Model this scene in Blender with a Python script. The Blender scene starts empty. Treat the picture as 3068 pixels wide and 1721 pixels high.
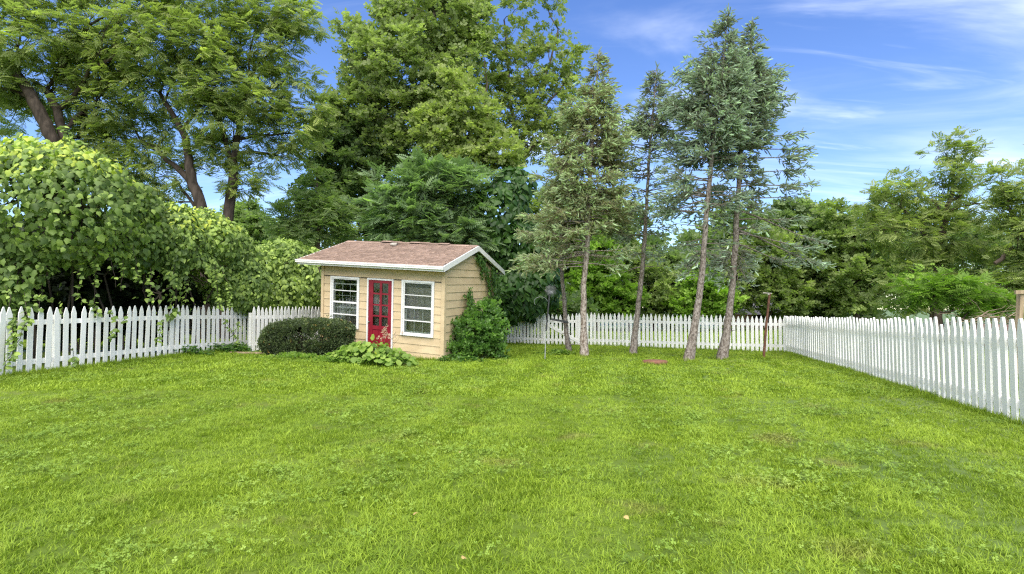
import bpy, math, random
import numpy as np
from mathutils import Vector, Matrix

random.seed(7)
rng = np.random.default_rng(11)
S = bpy.context.scene
COL = S.collection
R = math.radians

# ------------------------------------------------------------------ camera, world, sun, exposure
F_PX, HOR, CH = 1700.0, 925.0, 1.3
PITCH = math.atan((HOR - 860.5) / F_PX)
cam_d = bpy.data.cameras.new('camera')
cam_d.sensor_width = 36.0
cam_d.lens = 36.0 * F_PX / 3068.0
cam_d.clip_start = 0.05
cam_d.clip_end = 3000
cam = bpy.data.objects.new('camera', cam_d)
COL.objects.link(cam)
cam.location = (0, 0, CH)
cam.rotation_euler = (R(90) + PITCH, 0, 0)
S.camera = cam

SUN_EL, SUN_AZ = R(56), R(184)          # azimuth clockwise from +Y : behind the camera, a little left
sun_dir = Vector((math.sin(SUN_AZ) * math.cos(SUN_EL), math.cos(SUN_AZ) * math.cos(SUN_EL), math.sin(SUN_EL)))
sl = bpy.data.lights.new('sun', 'SUN')
sl.energy = 1.5
sl.angle = R(85)
sl.color = (1.0, 0.925, 0.775)
so = bpy.data.objects.new('sun', sl)
so.rotation_euler = (-sun_dir).to_track_quat('-Z', 'Y').to_euler()
so.location = (0, -5, 30)
COL.objects.link(so)

W = bpy.data.worlds.new('World')
S.world = W
W.use_nodes = True
nt = W.node_tree
nt.nodes.clear()
def N(t, **k):
    n = nt.nodes.new(t)
    for a, b in k.items():
        setattr(n, a, b)
    return n
wo = N('ShaderNodeOutputWorld')
bg = N('ShaderNodeBackground')
bg.inputs['Strength'].default_value = 0.046
sky = N('ShaderNodeTexSky', sky_type='NISHITA')
sky.sun_disc = False
sky.sun_elevation = SUN_EL
sky.sun_rotation = SUN_AZ
sky.altitude = 300
sky.air_density = 1.0
sky.dust_density = 0.25
sky.ozone_density = 2.2
hs = N('ShaderNodeHueSaturation')
hs.inputs['Hue'].default_value = 0.514
hs.inputs['Saturation'].default_value = 1.2
hs.inputs['Value'].default_value = 1.0
tc = N('ShaderNodeTexCoord')
sep = N('ShaderNodeSeparateXYZ')
nt.links.new(tc.outputs['Generated'], sep.inputs[0])
zc = N('ShaderNodeMath', operation='ADD'); zc.inputs[1].default_value = 0.16
nt.links.new(sep.outputs['Z'], zc.inputs[0])
dx = N('ShaderNodeMath', operation='DIVIDE'); dy = N('ShaderNodeMath', operation='DIVIDE')
nt.links.new(sep.outputs['X'], dx.inputs[0]); nt.links.new(zc.outputs[0], dx.inputs[1])
nt.links.new(sep.outputs['Y'], dy.inputs[0]); nt.links.new(zc.outputs[0], dy.inputs[1])
cmb = N('ShaderNodeCombineXYZ')
nt.links.new(dx.outputs[0], cmb.inputs[0]); nt.links.new(dy.outputs[0], cmb.inputs[1])
def cloud(loc, rot, scale, nscale, lo, hi, amt, det=6.0, dist=0.4):
    mp = N('ShaderNodeMapping')
    mp.inputs['Location'].default_value = loc
    mp.inputs['Rotation'].default_value = rot
    mp.inputs['Scale'].default_value = scale
    nt.links.new(cmb.outputs[0], mp.inputs[0])
    nz = N('ShaderNodeTexNoise')
    nz.inputs['Scale'].default_value = nscale
    nz.inputs['Detail'].default_value = det
    nz.inputs['Roughness'].default_value = 0.55
    nz.inputs['Distortion'].default_value = dist
    nt.links.new(mp.outputs[0], nz.inputs['Vector'])
    mr = N('ShaderNodeMapRange', interpolation_type='SMOOTHSTEP')
    mr.inputs['From Min'].default_value = lo
    mr.inputs['From Max'].default_value = hi
    mr.inputs['To Max'].default_value = amt
    nt.links.new(nz.outputs['Fac'], mr.inputs['Value'])
    return mr.outputs[0]
c1 = cloud((3.2, 0.6, 0), (0, 0, 0.12), (0.55, 1.6, 1), 1.15, 0.50, 0.80, 0.85, dist=0.8)
c2 = cloud((0.3, 4.1, 0), (0, 0, -0.1), (0.35, 2.6, 1), 2.1, 0.52, 0.85, 0.6, dist=1.0)
mxm = N('ShaderNodeMath', operation='MAXIMUM')
nt.links.new(c1, mxm.inputs[0]); nt.links.new(c2, mxm.inputs[1])
msk = cloud((7.3, 2.2, 0), (0, 0, 0.3), (0.5, 0.5, 1), 0.55, 0.40, 0.62, 1.0, det=2.0, dist=0.2)
dot = N('ShaderNodeVectorMath', operation='DOT_PRODUCT')
cd_ = Vector((0.72, 1.0, 0.50)).normalized()
dot.inputs[1].default_value = cd_
nt.links.new(tc.outputs['Generated'], dot.inputs[0])
dmr = N('ShaderNodeMapRange', interpolation_type='SMOOTHSTEP')
dmr.inputs['From Min'].default_value = 0.945; dmr.inputs['From Max'].default_value = 0.999; dmr.inputs['To Max'].default_value = 0.85
nt.links.new(dot.outputs['Value'], dmr.inputs['Value'])
c3 = cloud((1.3, 8.8, 0), (0, 0, 0.25), (0.5, 1.5, 1), 1.1, 0.40, 0.78, 1.0, det=7.0, dist=0.7)
bigc = N('ShaderNodeMath', operation='MULTIPLY')
nt.links.new(dmr.outputs[0], bigc.inputs[0]); nt.links.new(c3, bigc.inputs[1])
mm2 = N('ShaderNodeMath', operation='MULTIPLY')
nt.links.new(mxm.outputs[0], mm2.inputs[0]); nt.links.new(msk, mm2.inputs[1])
mix = N('ShaderNodeMix', data_type='RGBA')
nt.links.new(sky.outputs[0], hs.inputs['Color'])
mm3 = N('ShaderNodeMath', operation='MAXIMUM')
nt.links.new(mm2.outputs[0], mm3.inputs[0]); nt.links.new(bigc.outputs[0], mm3.inputs[1])
nt.links.new(mm3.outputs[0], mix.inputs['Factor'])
nt.links.new(hs.outputs[0], mix.inputs[6])
mix.inputs[7].default_value = (7.4, 7.8, 8.4, 1)
nt.links.new(mix.outputs[2], bg.inputs['Color'])
nt.links.new(bg.outputs[0], wo.inputs[0])

S.view_settings.view_transform = 'Standard'
S.view_settings.look = 'None'
S.view_settings.exposure = 2.45
S.view_settings.gamma = 1.0
S.view_settings.use_curve_mapping = False
S.render.engine = 'CYCLES'
S.cycles.max_bounces = 7
S.cycles.diffuse_bounces = 5
S.cycles.glossy_bounces = 2
S.cycles.transmission_bounces = 4
S.cycles.transparent_max_bounces = 8
S.cycles.use_denoising = False
S.cycles.pixel_filter_type = 'BLACKMAN_HARRIS'
S.cycles.filter_width = 1.25
S.cycles.use_adaptive_sampling = False
S.cycles.sample_clamp_indirect = 6.0

# ------------------------------------------------------------------ projection helper: pixel + real distance -> point
cp, sp_ = math.cos(PITCH), math.sin(PITCH)
def P(px, py, d):
    u = (px - 1534.0) / F_PX
    v = (860.5 - py) / F_PX
    y, z = cp - v * sp_, sp_ + v * cp
    k = d / y
    return np.array([u * k, d, CH + z * k])

def sm(t):
    t = np.clip(t, 0, 1)
    return t * t * (3 - 2 * t)
def ground_z(x, y):
    x = np.asarray(x, float); y = np.asarray(y, float)
    z = 0.2 * sm((-1.6 - x) / 3.4) * sm((y - 4.5) / 9.0)
    z = z - 0.07 * sm((x - 2.5) / 5.0) * sm((y - 4) / 8.0)
    z = z + 0.012 * np.sin(x * 1.3 + 0.7 * y) * np.cos(y * 0.9 - 0.4 * x) * sm((y - 3) / 3)
    z = z + 0.006 * np.sin(x * 4.1 + y * 1.7) * np.sin(y * 3.3 - x)
    return z
def gz(x, y):
    return float(ground_z(x, y))

# ------------------------------------------------------------------ materials
def newmat(name):
    m = bpy.data.materials.new(name)
    m.use_nodes = True
    m.node_tree.nodes.clear()
    return m, m.node_tree
def lk(t, a, b):
    t.links.new(a, b)
def ramp(t, cols):
    r = t.nodes.new('ShaderNodeValToRGB')
    e = r.color_ramp.elements
    while len(e) < len(cols):
        e.new(0.5)
    for i, (p, c) in enumerate(cols):
        e[i].position = p
        e[i].color = (*c, 1)
    return r

def leaf_mat(name, cols, rough=0.55, transl=0.48, spec=0.3, gain=2.1):
    cols = [(p, tuple(min(.85, c * gain) for c in q)) for p, q in cols]
    m, t = newmat(name)
    o = t.nodes.new('ShaderNodeOutputMaterial')
    a = t.nodes.new('ShaderNodeAttribute'); a.attribute_name = 'tint'
    r = ramp(t, cols)
    lk(t, a.outputs['Fac'], r.inputs[0])
    p = t.nodes.new('ShaderNodeBsdfPrincipled')
    p.inputs['Roughness'].default_value = rough
    p.inputs['Specular IOR Level'].default_value = spec
    lk(t, r.outputs[0], p.inputs['Base Color'])
    tr = t.nodes.new('ShaderNodeBsdfTranslucent')
    mm = t.nodes.new('ShaderNodeMix'); mm.data_type = 'RGBA'; mm.blend_type = 'MULTIPLY'
    mm.inputs['Factor'].default_value = 1
    mm.inputs[7].default_value = (1.15, 1.40, 0.62, 1)
    lk(t, r.outputs[0], mm.inputs[6])
    lk(t, mm.outputs[2], tr.inputs['Color'])
    x = t.nodes.new('ShaderNodeMixShader')
    x.inputs[0].default_value = transl
    lk(t, p.outputs[0], x.inputs[1]); lk(t, tr.outputs[0], x.inputs[2])
    lk(t, x.outputs[0], o.inputs[0])
    return m

def solid(name, c1, c2=None, scale=8.0, rough=0.6, spec=0.3, stretch=(1, 1, 1), bump=0.0, bscale=30.0, lo=0.35, hi=0.7,
          metal=0.0, objrand=0.0, grime=None, detail=5.0):
    m, t = newmat(name)
    o = t.nodes.new('ShaderNodeOutputMaterial')
    p = t.nodes.new('ShaderNodeBsdfPrincipled')
    p.inputs['Roughness'].default_value = rough
    p.inputs['Specular IOR Level'].default_value = spec
    p.inputs['Metallic'].default_value = metal
    lk(t, p.outputs[0], o.inputs[0])
    g = t.nodes.new('ShaderNodeNewGeometry')
    mp = t.nodes.new('ShaderNodeMapping'); mp.inputs['Scale'].default_value = stretch
    lk(t, g.outputs['Position'], mp.inputs[0])
    n = t.nodes.new('ShaderNodeTexNoise')
    n.inputs['Scale'].default_value = scale; n.inputs['Detail'].default_value = detail
    lk(t, mp.outputs[0], n.inputs['Vector'])
    r = ramp(t, [(lo, c1), (hi, c2 or c1)])
    lk(t, n.outputs['Fac'], r.inputs[0])
    out = r.outputs[0]
    if grime:
        n2 = t.nodes.new('ShaderNodeTexNoise')
        n2.inputs['Scale'].default_value = grime[1]; n2.inputs['Detail'].default_value = 8
        n2.inputs['Roughness'].default_value = 0.65
        lk(t, mp.outputs[0], n2.inputs['Vector'])
        mr = t.nodes.new('ShaderNodeMapRange')
        mr.inputs['From Min'].default_value = grime[2]; mr.inputs['From Max'].default_value = grime[3]
        mr.inputs['To Max'].default_value = grime[4]
        lk(t, n2.outputs['Fac'], mr.inputs['Value'])
        mx = t.nodes.new('ShaderNodeMix'); mx.data_type = 'RGBA'
        lk(t, mr.outputs[0], mx.inputs['Factor']); lk(t, out, mx.inputs[6])
        mx.inputs[7].default_value = (*grime[0], 1)
        out = mx.outputs[2]
    if objrand:
        oi = t.nodes.new('ShaderNodeObjectInfo')
        mr = t.nodes.new('ShaderNodeMapRange')
        mr.inputs['To Min'].default_value = 1 - objrand; mr.inputs['To Max'].default_value = 1 + objrand
        lk(t, oi.outputs['Random'], mr.inputs['Value'])
        h = t.nodes.new('ShaderNodeHueSaturation')
        lk(t, mr.outputs[0], h.inputs['Value']); lk(t, out, h.inputs['Color'])
        out = h.outputs[0]
    lk(t, out, p.inputs['Base Color'])
    if bump:
        n3 = t.nodes.new('ShaderNodeTexNoise')
        n3.inputs['Scale'].default_value = bscale; n3.inputs['Detail'].default_value = 6
        lk(t, mp.outputs[0], n3.inputs['Vector'])
        b = t.nodes.new('ShaderNodeBump')
        b.inputs['Strength'].default_value = bump; b.inputs['Distance'].default_value = 0.02
        lk(t, n3.outputs['Fac'], b.inputs['Height']); lk(t, b.outputs[0], p.inputs['Normal'])
    return m

def grad(dark, mid, light, tip=None):
    c = [(0.0, dark), (0.5, mid), (0.86, light)]
    c.append((1.0, tip or light))
    return c
M_WALNUT = leaf_mat('walnut_leaf', grad((.070, .088, .034), (.122, .146, .050), (.19, .215, .066), (.24, .26, .07)), gain=2.3)
M_ELM = leaf_mat('tall_tree_leaf', grad((.072, .090, .038), (.122, .145, .060), (.185, .213, .082), (.24, .26, .10)), gain=2.4)
M_ELMTHIN = leaf_mat('sparse_tree_leaf', grad((.075, .095, .032), (.125, .15, .052), (.19, .215, .075)))
M_AIL = leaf_mat('sumac_leaf', grad((.048, .076, .036), (.092, .132, .064), (.13, .185, .08), (.20, .31, .06)))
M_DARK = leaf_mat('dark_leaf', grad((.028, .045, .018), (.056, .076, .032), (.092, .120, .044)), gain=3.3)
M_SHADELEAF = leaf_mat('shade_leaf', grad((.012, .020, .009), (.022, .036, .014), (.04, .06, .02)), transl=0.2, gain=1.0)  # near-black leaf colour stands in for the deep shade under the vines
M_MIDG = leaf_mat('mid_leaf', grad((.052, .072, .026), (.095, .122, .040), (.15, .185, .056)), gain=2.4)
M_LIME = leaf_mat('lime_leaf', grad((.06, .10, .02), (.12, .20, .03), (.21, .32, .045)), gain=1.5)
M_PALE = leaf_mat('pale_feathery_leaf', grad((.07, .10, .04), (.125, .165, .065), (.185, .235, .09)))
M_GRAPE = leaf_mat('grape_leaf', grad((.05, .085, .02), (.135, .20, .045), (.28, .37, .08), (.42, .46, .06)), rough=0.5, transl=0.32, gain=1.35)
M_BIGLEAF = leaf_mat('catalpa_leaf', grad((.025, .07, .015), (.055, .13, .025), (.10, .20, .04)), rough=0.4, spec=0.4, gain=1.0)
M_YEW = leaf_mat('yew_leaf', grad((.020, .024, .013), (.040, .056, .022), (.078, .098, .034), (.16, .10, .03)), transl=0.25, gain=2.2)
M_HOSTA = leaf_mat('squash_leaf', grad((.08, .15, .025), (.19, .30, .05), (.33, .44, .09), (.55, .55, .05)), rough=0.45, gain=1.1)
M_SHRUB = leaf_mat('rose_leaf', grad((.03, .07, .015), (.07, .14, .03), (.14, .24, .05)), rough=0.42, spec=0.45, gain=1.5)
M_SPRUCE_G = leaf_mat('green_spruce_needle', grad((.10, .085, .05), (.125, .14, .078), (.19, .225, .135), (.24, .29, .19)), rough=0.7, transl=0.3, spec=0.2, gain=2.7)
M_SPRUCE_B = leaf_mat('blue_spruce_needle', grad((.08, .08, .06), (.105, .128, .10), (.175, .21, .165), (.26, .305, .25)), rough=0.7, transl=0.3, spec=0.2, gain=2.7)
M_SPRUCE_D = leaf_mat('dry_spruce_needle', grad((.10, .075, .045), (.13, .105, .06), (.14, .14, .08)), rough=0.8, transl=0.3, spec=0.2, gain=2.7)
M_BARK = solid('brown_bark', (.075, .055, .042), (.16, .125, .095), 9, 0.9, 0.1, (1, 1, .25), 0.8, 28)
M_BARKD = solid('dark_bark', (.035, .028, .022), (.09, .07, .055), 8, 0.9, 0.1, (1, 1, .25), 0.7, 24)
M_BARKS = solid('spruce_bark', (.13, .105, .085), (.31, .27, .23), 26, 0.95, 0.1, (1, 1, .55), 1.0, 55, lo=.4, hi=.62)
M_BARKL = solid('pale_spruce_bark', (.17, .13, .10), (.45, .39, .33), 24, 0.95, 0.1, (1, 1, .55), 1.0, 55, lo=.38, hi=.6)
M_TWIG = solid('vine_stem', (.10, .075, .045), (.16, .13, .07), 20, 0.8, 0.2)
M_WHITE = solid('white_fence_paint', (.76, .75, .70), (.84, .83, .79), 3.0, 0.55, 0.3, (1, 1, .25), 0.15, 60, objrand=0.035,
                grime=((.42, .44, .31), 5.5, .52, .80, .38))
M_TRIM = solid('white_trim_paint', (.70, .69, .66), (.78, .775, .75), 4, 0.45, 0.35, grime=((.42, .40, .34), 9, .58, .8, .5))
M_SIDE = solid('yellow_beige_siding', (.53, .405, .24), (.62, .485, .30), 2.2, 0.6, 0.25, (1, 1, 3), 0.1, 40, objrand=0.03,
               grime=((.36, .28, .17), 5, .50, .80, .45))
M_FRIEZE = solid('olive_beige_soffit', (.33, .25, .12), (.42, .32, .16), 3, 0.7, 0.2)
M_RED = solid('crimson_door_paint', (.19, .008, .018), (.26, .014, .028), 6, 0.4, 0.4, objrand=0.02)
M_SHING = solid('brown_shingle', (.25, .178, .142), (.45, .34, .275), 55, 0.95, 0.1, (1, 1, 1), 0.5, 120, lo=.3, hi=.7, objrand=0.16,
                grime=((.13, .09, .07), 3, .5, .8, .35))
def shadow_band(m):  # granule band that also paints the missing shadow lines between shingle rows
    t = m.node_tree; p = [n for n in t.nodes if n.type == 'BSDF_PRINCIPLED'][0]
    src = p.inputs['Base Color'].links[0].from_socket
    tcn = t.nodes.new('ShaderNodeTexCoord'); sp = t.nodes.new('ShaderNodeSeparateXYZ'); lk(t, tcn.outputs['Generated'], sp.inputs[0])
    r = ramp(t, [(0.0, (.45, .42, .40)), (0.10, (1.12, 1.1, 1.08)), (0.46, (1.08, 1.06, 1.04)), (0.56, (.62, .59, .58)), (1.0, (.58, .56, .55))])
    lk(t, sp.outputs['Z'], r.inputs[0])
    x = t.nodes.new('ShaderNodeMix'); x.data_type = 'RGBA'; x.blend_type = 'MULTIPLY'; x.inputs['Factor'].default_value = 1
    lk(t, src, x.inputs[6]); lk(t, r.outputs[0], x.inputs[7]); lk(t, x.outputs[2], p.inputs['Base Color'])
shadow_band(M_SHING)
M_UNDER = solid('felt_and_gap_shade', (.03, .025, .02), (.05, .04, .035), 9, 0.9, 0.1)
M_INT = solid('shed_inside', (.10, .085, .06), (.14, .12, .09), 3, 0.9, 0.1)
M_CURT = solid('grey_curtain', (.30, .27, .23), (.42, .38, .34), 12, 0.85, 0.1, (1, 1, .2))
M_RUST = solid('rusty_steel', (.09, .045, .028), (.20, .09, .055), 14, 0.8, 0.2, grime=((.03, .025, .022), 6, .5, .75, .7))
M_LID = solid('red_brown_lid', (.15, .07, .048), (.21, .105, .07), 9, 0.85, 0.15, bump=0.3, bscale=40)
M_METAL = solid('weathered_grey_metal', (.13, .14, .135), (.25, .26, .25), 10, 0.5, 0.4, metal=0.5)
M_BLACK = solid('dark_metal', (.02, .022, .022), (.05, .05, .05), 10, 0.5, 0.4)
M_GALV = solid('galvanised_pipe', (.40, .41, .38), (.50, .50, .46), 12, 0.4, 0.5, metal=0.6)
M_WOOD = solid('weathered_post_wood', (.28, .21, .13), (.42, .33, .21), 8, 0.85, 0.15, (3, 3, .4), 0.5, 30)
M_LOG = solid('log_bark', (.09, .055, .045), (.22, .15, .12), 10, 0.9, 0.1, bump=0.7)
M_DRYB = solid('dead_brush', (.16, .12, .08), (.30, .24, .17), 15, 0.9, 0.1)
M_BRICK = solid('far_brick', (.36, .17, .13), (.46, .25, .2), 3, 0.9, 0.1)
M_PALEWALL = solid('far_white_wall', (.65, .64, .62), (.72, .71, .7), 3, 0.8, 0.1)
M_ROOFG = solid('far_grey_roof', (.12, .12, .13), (.18, .18, .19), 3, 0.9, 0.1)
M_STONE = solid('pale_stone', (.35, .32, .27), (.5, .46, .4), 9, 0.9, 0.1, bump=0.4)
M_FALLEN = solid('fallen_yellow_leaf', (.36, .26, .10), (.46, .36, .14), 20, 0.6, 0.2)
M_PINK = solid('dried_flower_head', (.42, .30, .20), (.6, .42, .3), 30, 0.8, 0.1)

def glass_mat():
    m, t = newmat('window_glass')
    o = t.nodes.new('ShaderNodeOutputMaterial')
    a = t.nodes.new('ShaderNodeBsdfTransparent'); a.inputs[0].default_value = (.86, .88, .86, 1)
    g = t.nodes.new('ShaderNodeBsdfGlossy'); g.inputs['Roughness'].default_value = 0.03
    g.inputs['Color'].default_value = (.9, .92, .92, 1)
    f = t.nodes.new('ShaderNodeFresnel'); f.inputs[0].default_value = 1.7
    x = t.nodes.new('ShaderNodeMixShader')
    lk(t, f.outputs[0], x.inputs[0]); lk(t, a.outputs[0], x.inputs[1]); lk(t, g.outputs[0], x.inputs[2])
    lk(t, x.outputs[0], o.inputs[0])
    return m
M_GLASS = glass_mat()

def grass_mat(name, cols, dry=(.30, .26, .09), transl=0.35):
    """blade colour: per-tuft random, then broad patches laid out in world space (species and dry patches)"""
    m, t = newmat(name)
    o = t.nodes.new('ShaderNodeOutputMaterial')
    g = t.nodes.new('ShaderNodeNewGeometry')
    a = t.nodes.new('ShaderNodeAttribute'); a.attribute_name = 'tint'
    oi = t.nodes.new('ShaderNodeObjectInfo')
    n = t.nodes.new('ShaderNodeTexNoise'); n.inputs['Scale'].default_value = 0.75; n.inputs['Detail'].default_value = 7
    n.inputs['Roughness'].default_value = 0.6
    lk(t, g.outputs['Position'], n.inputs['Vector'])
    def math_(op, x, y):
        k = t.nodes.new('ShaderNodeMath'); k.operation = op
        for i, q in enumerate((x, y)):
            if isinstance(q, (int, float)): k.inputs[i].default_value = q
            else: lk(t, q, k.inputs[i])
        return k.outputs[0]
    v = math_('ADD', math_('MULTIPLY', a.outputs['Fac'], 0.42), math_('MULTIPLY', oi.outputs['Random'], 0.22))
    v = math_('ADD', v, math_('MULTIPLY', math_('SUBTRACT', n.outputs['Fac'], 0.5), 0.85))
    v = math_('ADD', v, 0.17)
    r = ramp(t, cols)
    lk(t, v, r.inputs[0])
    n2 = t.nodes.new('ShaderNodeTexNoise'); n2.inputs['Scale'].default_value = 1.5; n2.inputs['Detail'].default_value = 5
    mp = t.nodes.new('ShaderNodeMapping'); mp.inputs['Location'].default_value = (31, 12, 0)
    lk(t, g.outputs['Position'], mp.inputs[0]); lk(t, mp.outputs[0], n2.inputs['Vector'])
    mr = t.nodes.new('ShaderNodeMapRange')
    mr.inputs['From Min'].default_value = 0.60; mr.inputs['From Max'].default_value = 0.74; mr.inputs['To Max'].default_value = 0.48
    lk(t, n2.outputs['Fac'], mr.inputs['Value'])
    mx = t.nodes.new('ShaderNodeMix'); mx.data_type = 'RGBA'
    lk(t, mr.outputs[0], mx.inputs['Factor']); lk(t, r.outputs[0], mx.inputs[6]); mx.inputs[7].default_value = (*dry, 1)
    p = t.nodes.new('ShaderNodeBsdfPrincipled'); p.inputs['Roughness'].default_value = 0.5
    p.inputs['Specular IOR Level'].default_value = 0.25
    lk(t, mx.outputs[2], p.inputs['Base Color'])
    if transl:
        tr = t.nodes.new('ShaderNodeBsdfTranslucent')
        lk(t, mx.outputs[2], tr.inputs['Color'])
        x = t.nodes.new('ShaderNodeMixShader'); x.inputs[0].default_value = transl
        lk(t, p.outputs[0], x.inputs[1]); lk(t, tr.outputs[0], x.inputs[2]); lk(t, x.outputs[0], o.inputs[0])
    else:
        lk(t, p.outputs[0], o.inputs[0])
    return m
GRASS_COLS = [(0.0, (.085, .165, .015)), (0.35, (.205, .315, .024)), (0.7, (.335, .46, .038)), (1.0, (.45, .58, .08))]
M_GRASS = grass_mat('lawn_grass', GRASS_COLS)
M_CLOVER = grass_mat('clover', [(0.0, (.12, .21, .03)), (0.5, (.22, .34, .045)), (1.0, (.36, .48, .10))], transl=0.25)
M_GROUND = grass_mat('ground_soil_and_thatch', [(0.0, (.05, .075, .012)), (0.5, (.10, .15, .018)), (1.0, (.17, .22, .03))], dry=(.16, .13, .05), transl=0)

# ------------------------------------------------------------------ object helpers
def tag(o, label=None, cat=None, group=None, kind=None):
    if label: o['label'] = label
    if cat: o['category'] = cat
    if group: o['group'] = group
    if kind: o['kind'] = kind
    return o
WLOC = {}
def setup(o, parent, loc):
    COL.objects.link(o)
    loc = np.array(loc, float)
    WLOC[o.name] = loc
    if parent is not None:
        o.parent = parent
        o.location = loc - WLOC[parent.name]
    else:
        o.location = loc
    return o
def empty(name, loc, label=None, cat=None, group=None):
    o = bpy.data.objects.new(name, None)
    o.empty_display_size = 0.2
    setup(o, None, loc)
    return tag(o, label, cat, group)
def mesh_np(name, V, Fc, mat, tint=None, smooth=False):
    V = np.asarray(V, np.float32); Fc = np.asarray(Fc, np.int32)
    me = bpy.data.meshes.new(name)
    k = Fc.shape[1]
    me.vertices.add(len(V)); me.vertices.foreach_set('co', V.ravel())
    me.loops.add(Fc.size); me.loops.foreach_set('vertex_index', Fc.ravel())
    me.polygons.add(len(Fc)); me.polygons.foreach_set('loop_start', np.arange(0, Fc.size, k, dtype=np.int32))
    if smooth:
        me.polygons.foreach_set('use_smooth', np.ones(len(Fc), bool))
    me.update(calc_edges=True)
    if tint is not None:
        a = me.attributes.new('tint', 'FLOAT', 'POINT')
        a.data.foreach_set('value', np.asarray(tint, np.float32))
    me.materials.append(mat)
    return me
def add(name, me, parent=None, loc=(0, 0, 0), rot=None, scale=None):
    o = bpy.data.objects.new(name, me)
    setup(o, parent, loc)
    if rot is not None: o.rotation_euler = rot
    if scale is not None: o.scale = scale
    return o
def add_world(name, V, Fc, mat, parent=None, loc=None, tint=None, smooth=False):
    """verts given in world coordinates; stored relative to loc (default: the parent's place)"""
    if loc is None:
        loc = WLOC[parent.name] if parent is not None else (0, 0, 0)
    loc = np.array(loc, float)
    return add(name, mesh_np(name, np.asarray(V) - loc, Fc, mat, tint, smooth), parent, loc)

class MB:
    def __init__(s): s.v = []; s.f = []; s.n = 0; s.t = []
    def put(s, V, Fc, tint=None):
        V = np.asarray(V, float).reshape(-1, 3)
        s.v.append(V); s.f.append(np.asarray(Fc, int) + s.n); s.n += len(V)
        s.t.append(np.full(len(V), 0.5) if tint is None else np.asarray(tint, float))
    def box(s, x0, x1, y0, y1, z0, z1):
        V = [(x, y, z) for x in (x0, x1) for y in (y0, y1) for z in (z0, z1)]
        s.put(V, [(0, 1, 3, 2), (4, 6, 7, 5), (0, 4, 5, 1), (2, 3, 7, 6), (0, 2, 6, 4), (1, 5, 7, 3)])
    def hexa(s, P8):
        s.put(P8, [(0, 1, 3, 2), (4, 6, 7, 5), (0, 4, 5, 1), (2, 3, 7, 6), (0, 2, 6, 4), (1, 5, 7, 3)])
    def tube(s, path, rad, sides=6, cap=True):
        path = np.asarray(path, float); n = len(path)
        rad = np.full(n, rad) if np.isscalar(rad) else np.asarray(rad, float)
        T = np.gradient(path, axis=0); T /= np.linalg.norm(T, axis=1)[:, None] + 1e-9
        ref = np.array([0.0, 0, 1]) if abs(T[0][2]) < 0.9 else np.array([1.0, 0, 0])
        A = np.cross(T, ref); A /= np.linalg.norm(A, axis=1)[:, None] + 1e-9
        B = np.cross(T, A)
        an = np.arange(sides) / sides * 2 * np.pi
        V = path[:, None] + rad[:, None, None] * (np.cos(an)[None, :, None] * A[:, None] + np.sin(an)[None, :, None] * B[:, None])
        i = np.arange(n - 1)[:, None] * sides; j = np.arange(sides)[None]; k = (j + 1) % sides
        Fc = np.stack([i + j, i + k, i + sides + k, i + sides + j], -1).reshape(-1, 4)
        s.put(V.reshape(-1, 3), Fc)
        if cap:
            for base, c in ((0, path[0]), ((n - 1) * sides, path[-1])):
                ring = V.reshape(-1, 3)[base:base + sides]
                idx = np.arange(sides)
                s.put(np.vstack([ring, c]), np.stack([idx, (idx + 1) % sides, np.full(sides, sides), np.full(sides, sides)], -1))
    def arrays(s):
        V = np.vstack(s.v); t = np.concatenate(s.t)
        return V, np.vstack(s.f), t
def quads_clean(Fc):
    return Fc
def mb_mesh(name, mb, mat, origin=(0, 0, 0), smooth=False):
    V, Fc, t = mb.arrays()
    V = V - np.array(origin)
    me = bpy.data.meshes.new(name)
    faces = [tuple(dict.fromkeys(f)) for f in Fc.tolist()]
    me.from_pydata(V.tolist(), [], faces)
    if smooth:
        me.polygons.foreach_set('use_smooth', np.ones(len(faces), bool))
    me.materials.append(mat)
    me.update()
    return me
def mb_add(name, mb, mat, parent=None, loc=None, smooth=False):
    if loc is None:
        loc = WLOC[parent.name] if parent is not None else (0, 0, 0)
    return add(name, mb_mesh(name, mb, mat, loc, smooth), parent, loc)

# ------------------------------------------------------------------ leaf templates (triangles)
def tpl_frond(k=6, w=0.075, ll=0.30, droop=0.35):
    V, Fc = [], []
    def leaflet(bx, dirx, diry, L):
        bz = -droop * bx * bx
        b = np.array([bx, 0, bz]); d = np.array([dirx, diry, -0.28]); d /= np.linalg.norm(d)
        s = np.array([-diry, dirx, 0.0]); s /= np.linalg.norm(s)
        i = len(V)
        V.extend([b, b + d * L * .45 + s * w, b + d * L, b + d * L * .45 - s * w])
        Fc.extend([(i, i + 1, i + 2), (i, i + 2, i + 3)])
    for a in range(k):
        x = 0.15 + 0.8 * a / k
        L = ll * (0.65 + 0.5 * math.sin(math.pi * (a + .5) / k))
        leaflet(x, 0.45, 1, L); leaflet(x + 0.03, 0.45, -1, L)
    leaflet(0.9, 1, 0, ll)
    return np.array(V), np.array(Fc)
def tpl_sprig(nl=7, ll=0.45, w=0.17, seed=1, flat=0.5):
    r = np.random.default_rng(seed); V, Fc = [], []
    for a in range(nl):
        x = 0.1 + 0.8 * a / nl; an = a * 2.4
        d = np.array([0.7, math.cos(an), flat * math.sin(an)]); d /= np.linalg.norm(d)
        s = np.cross(d, [0, 0, 1.0] + r.normal(0, .35, 3)); s /= np.linalg.norm(s)
        b = np.array([x, 0, 0.0]); i = len(V); L = ll * r.uniform(.75, 1.15)
        V.extend([b, b + d * L * .5 + s * w, b + d * L, b + d * L * .5 - s * w])
        Fc.extend([(i, i + 1, i + 2), (i, i + 2, i + 3)])
    return np.array(V), np.array(Fc)
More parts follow.
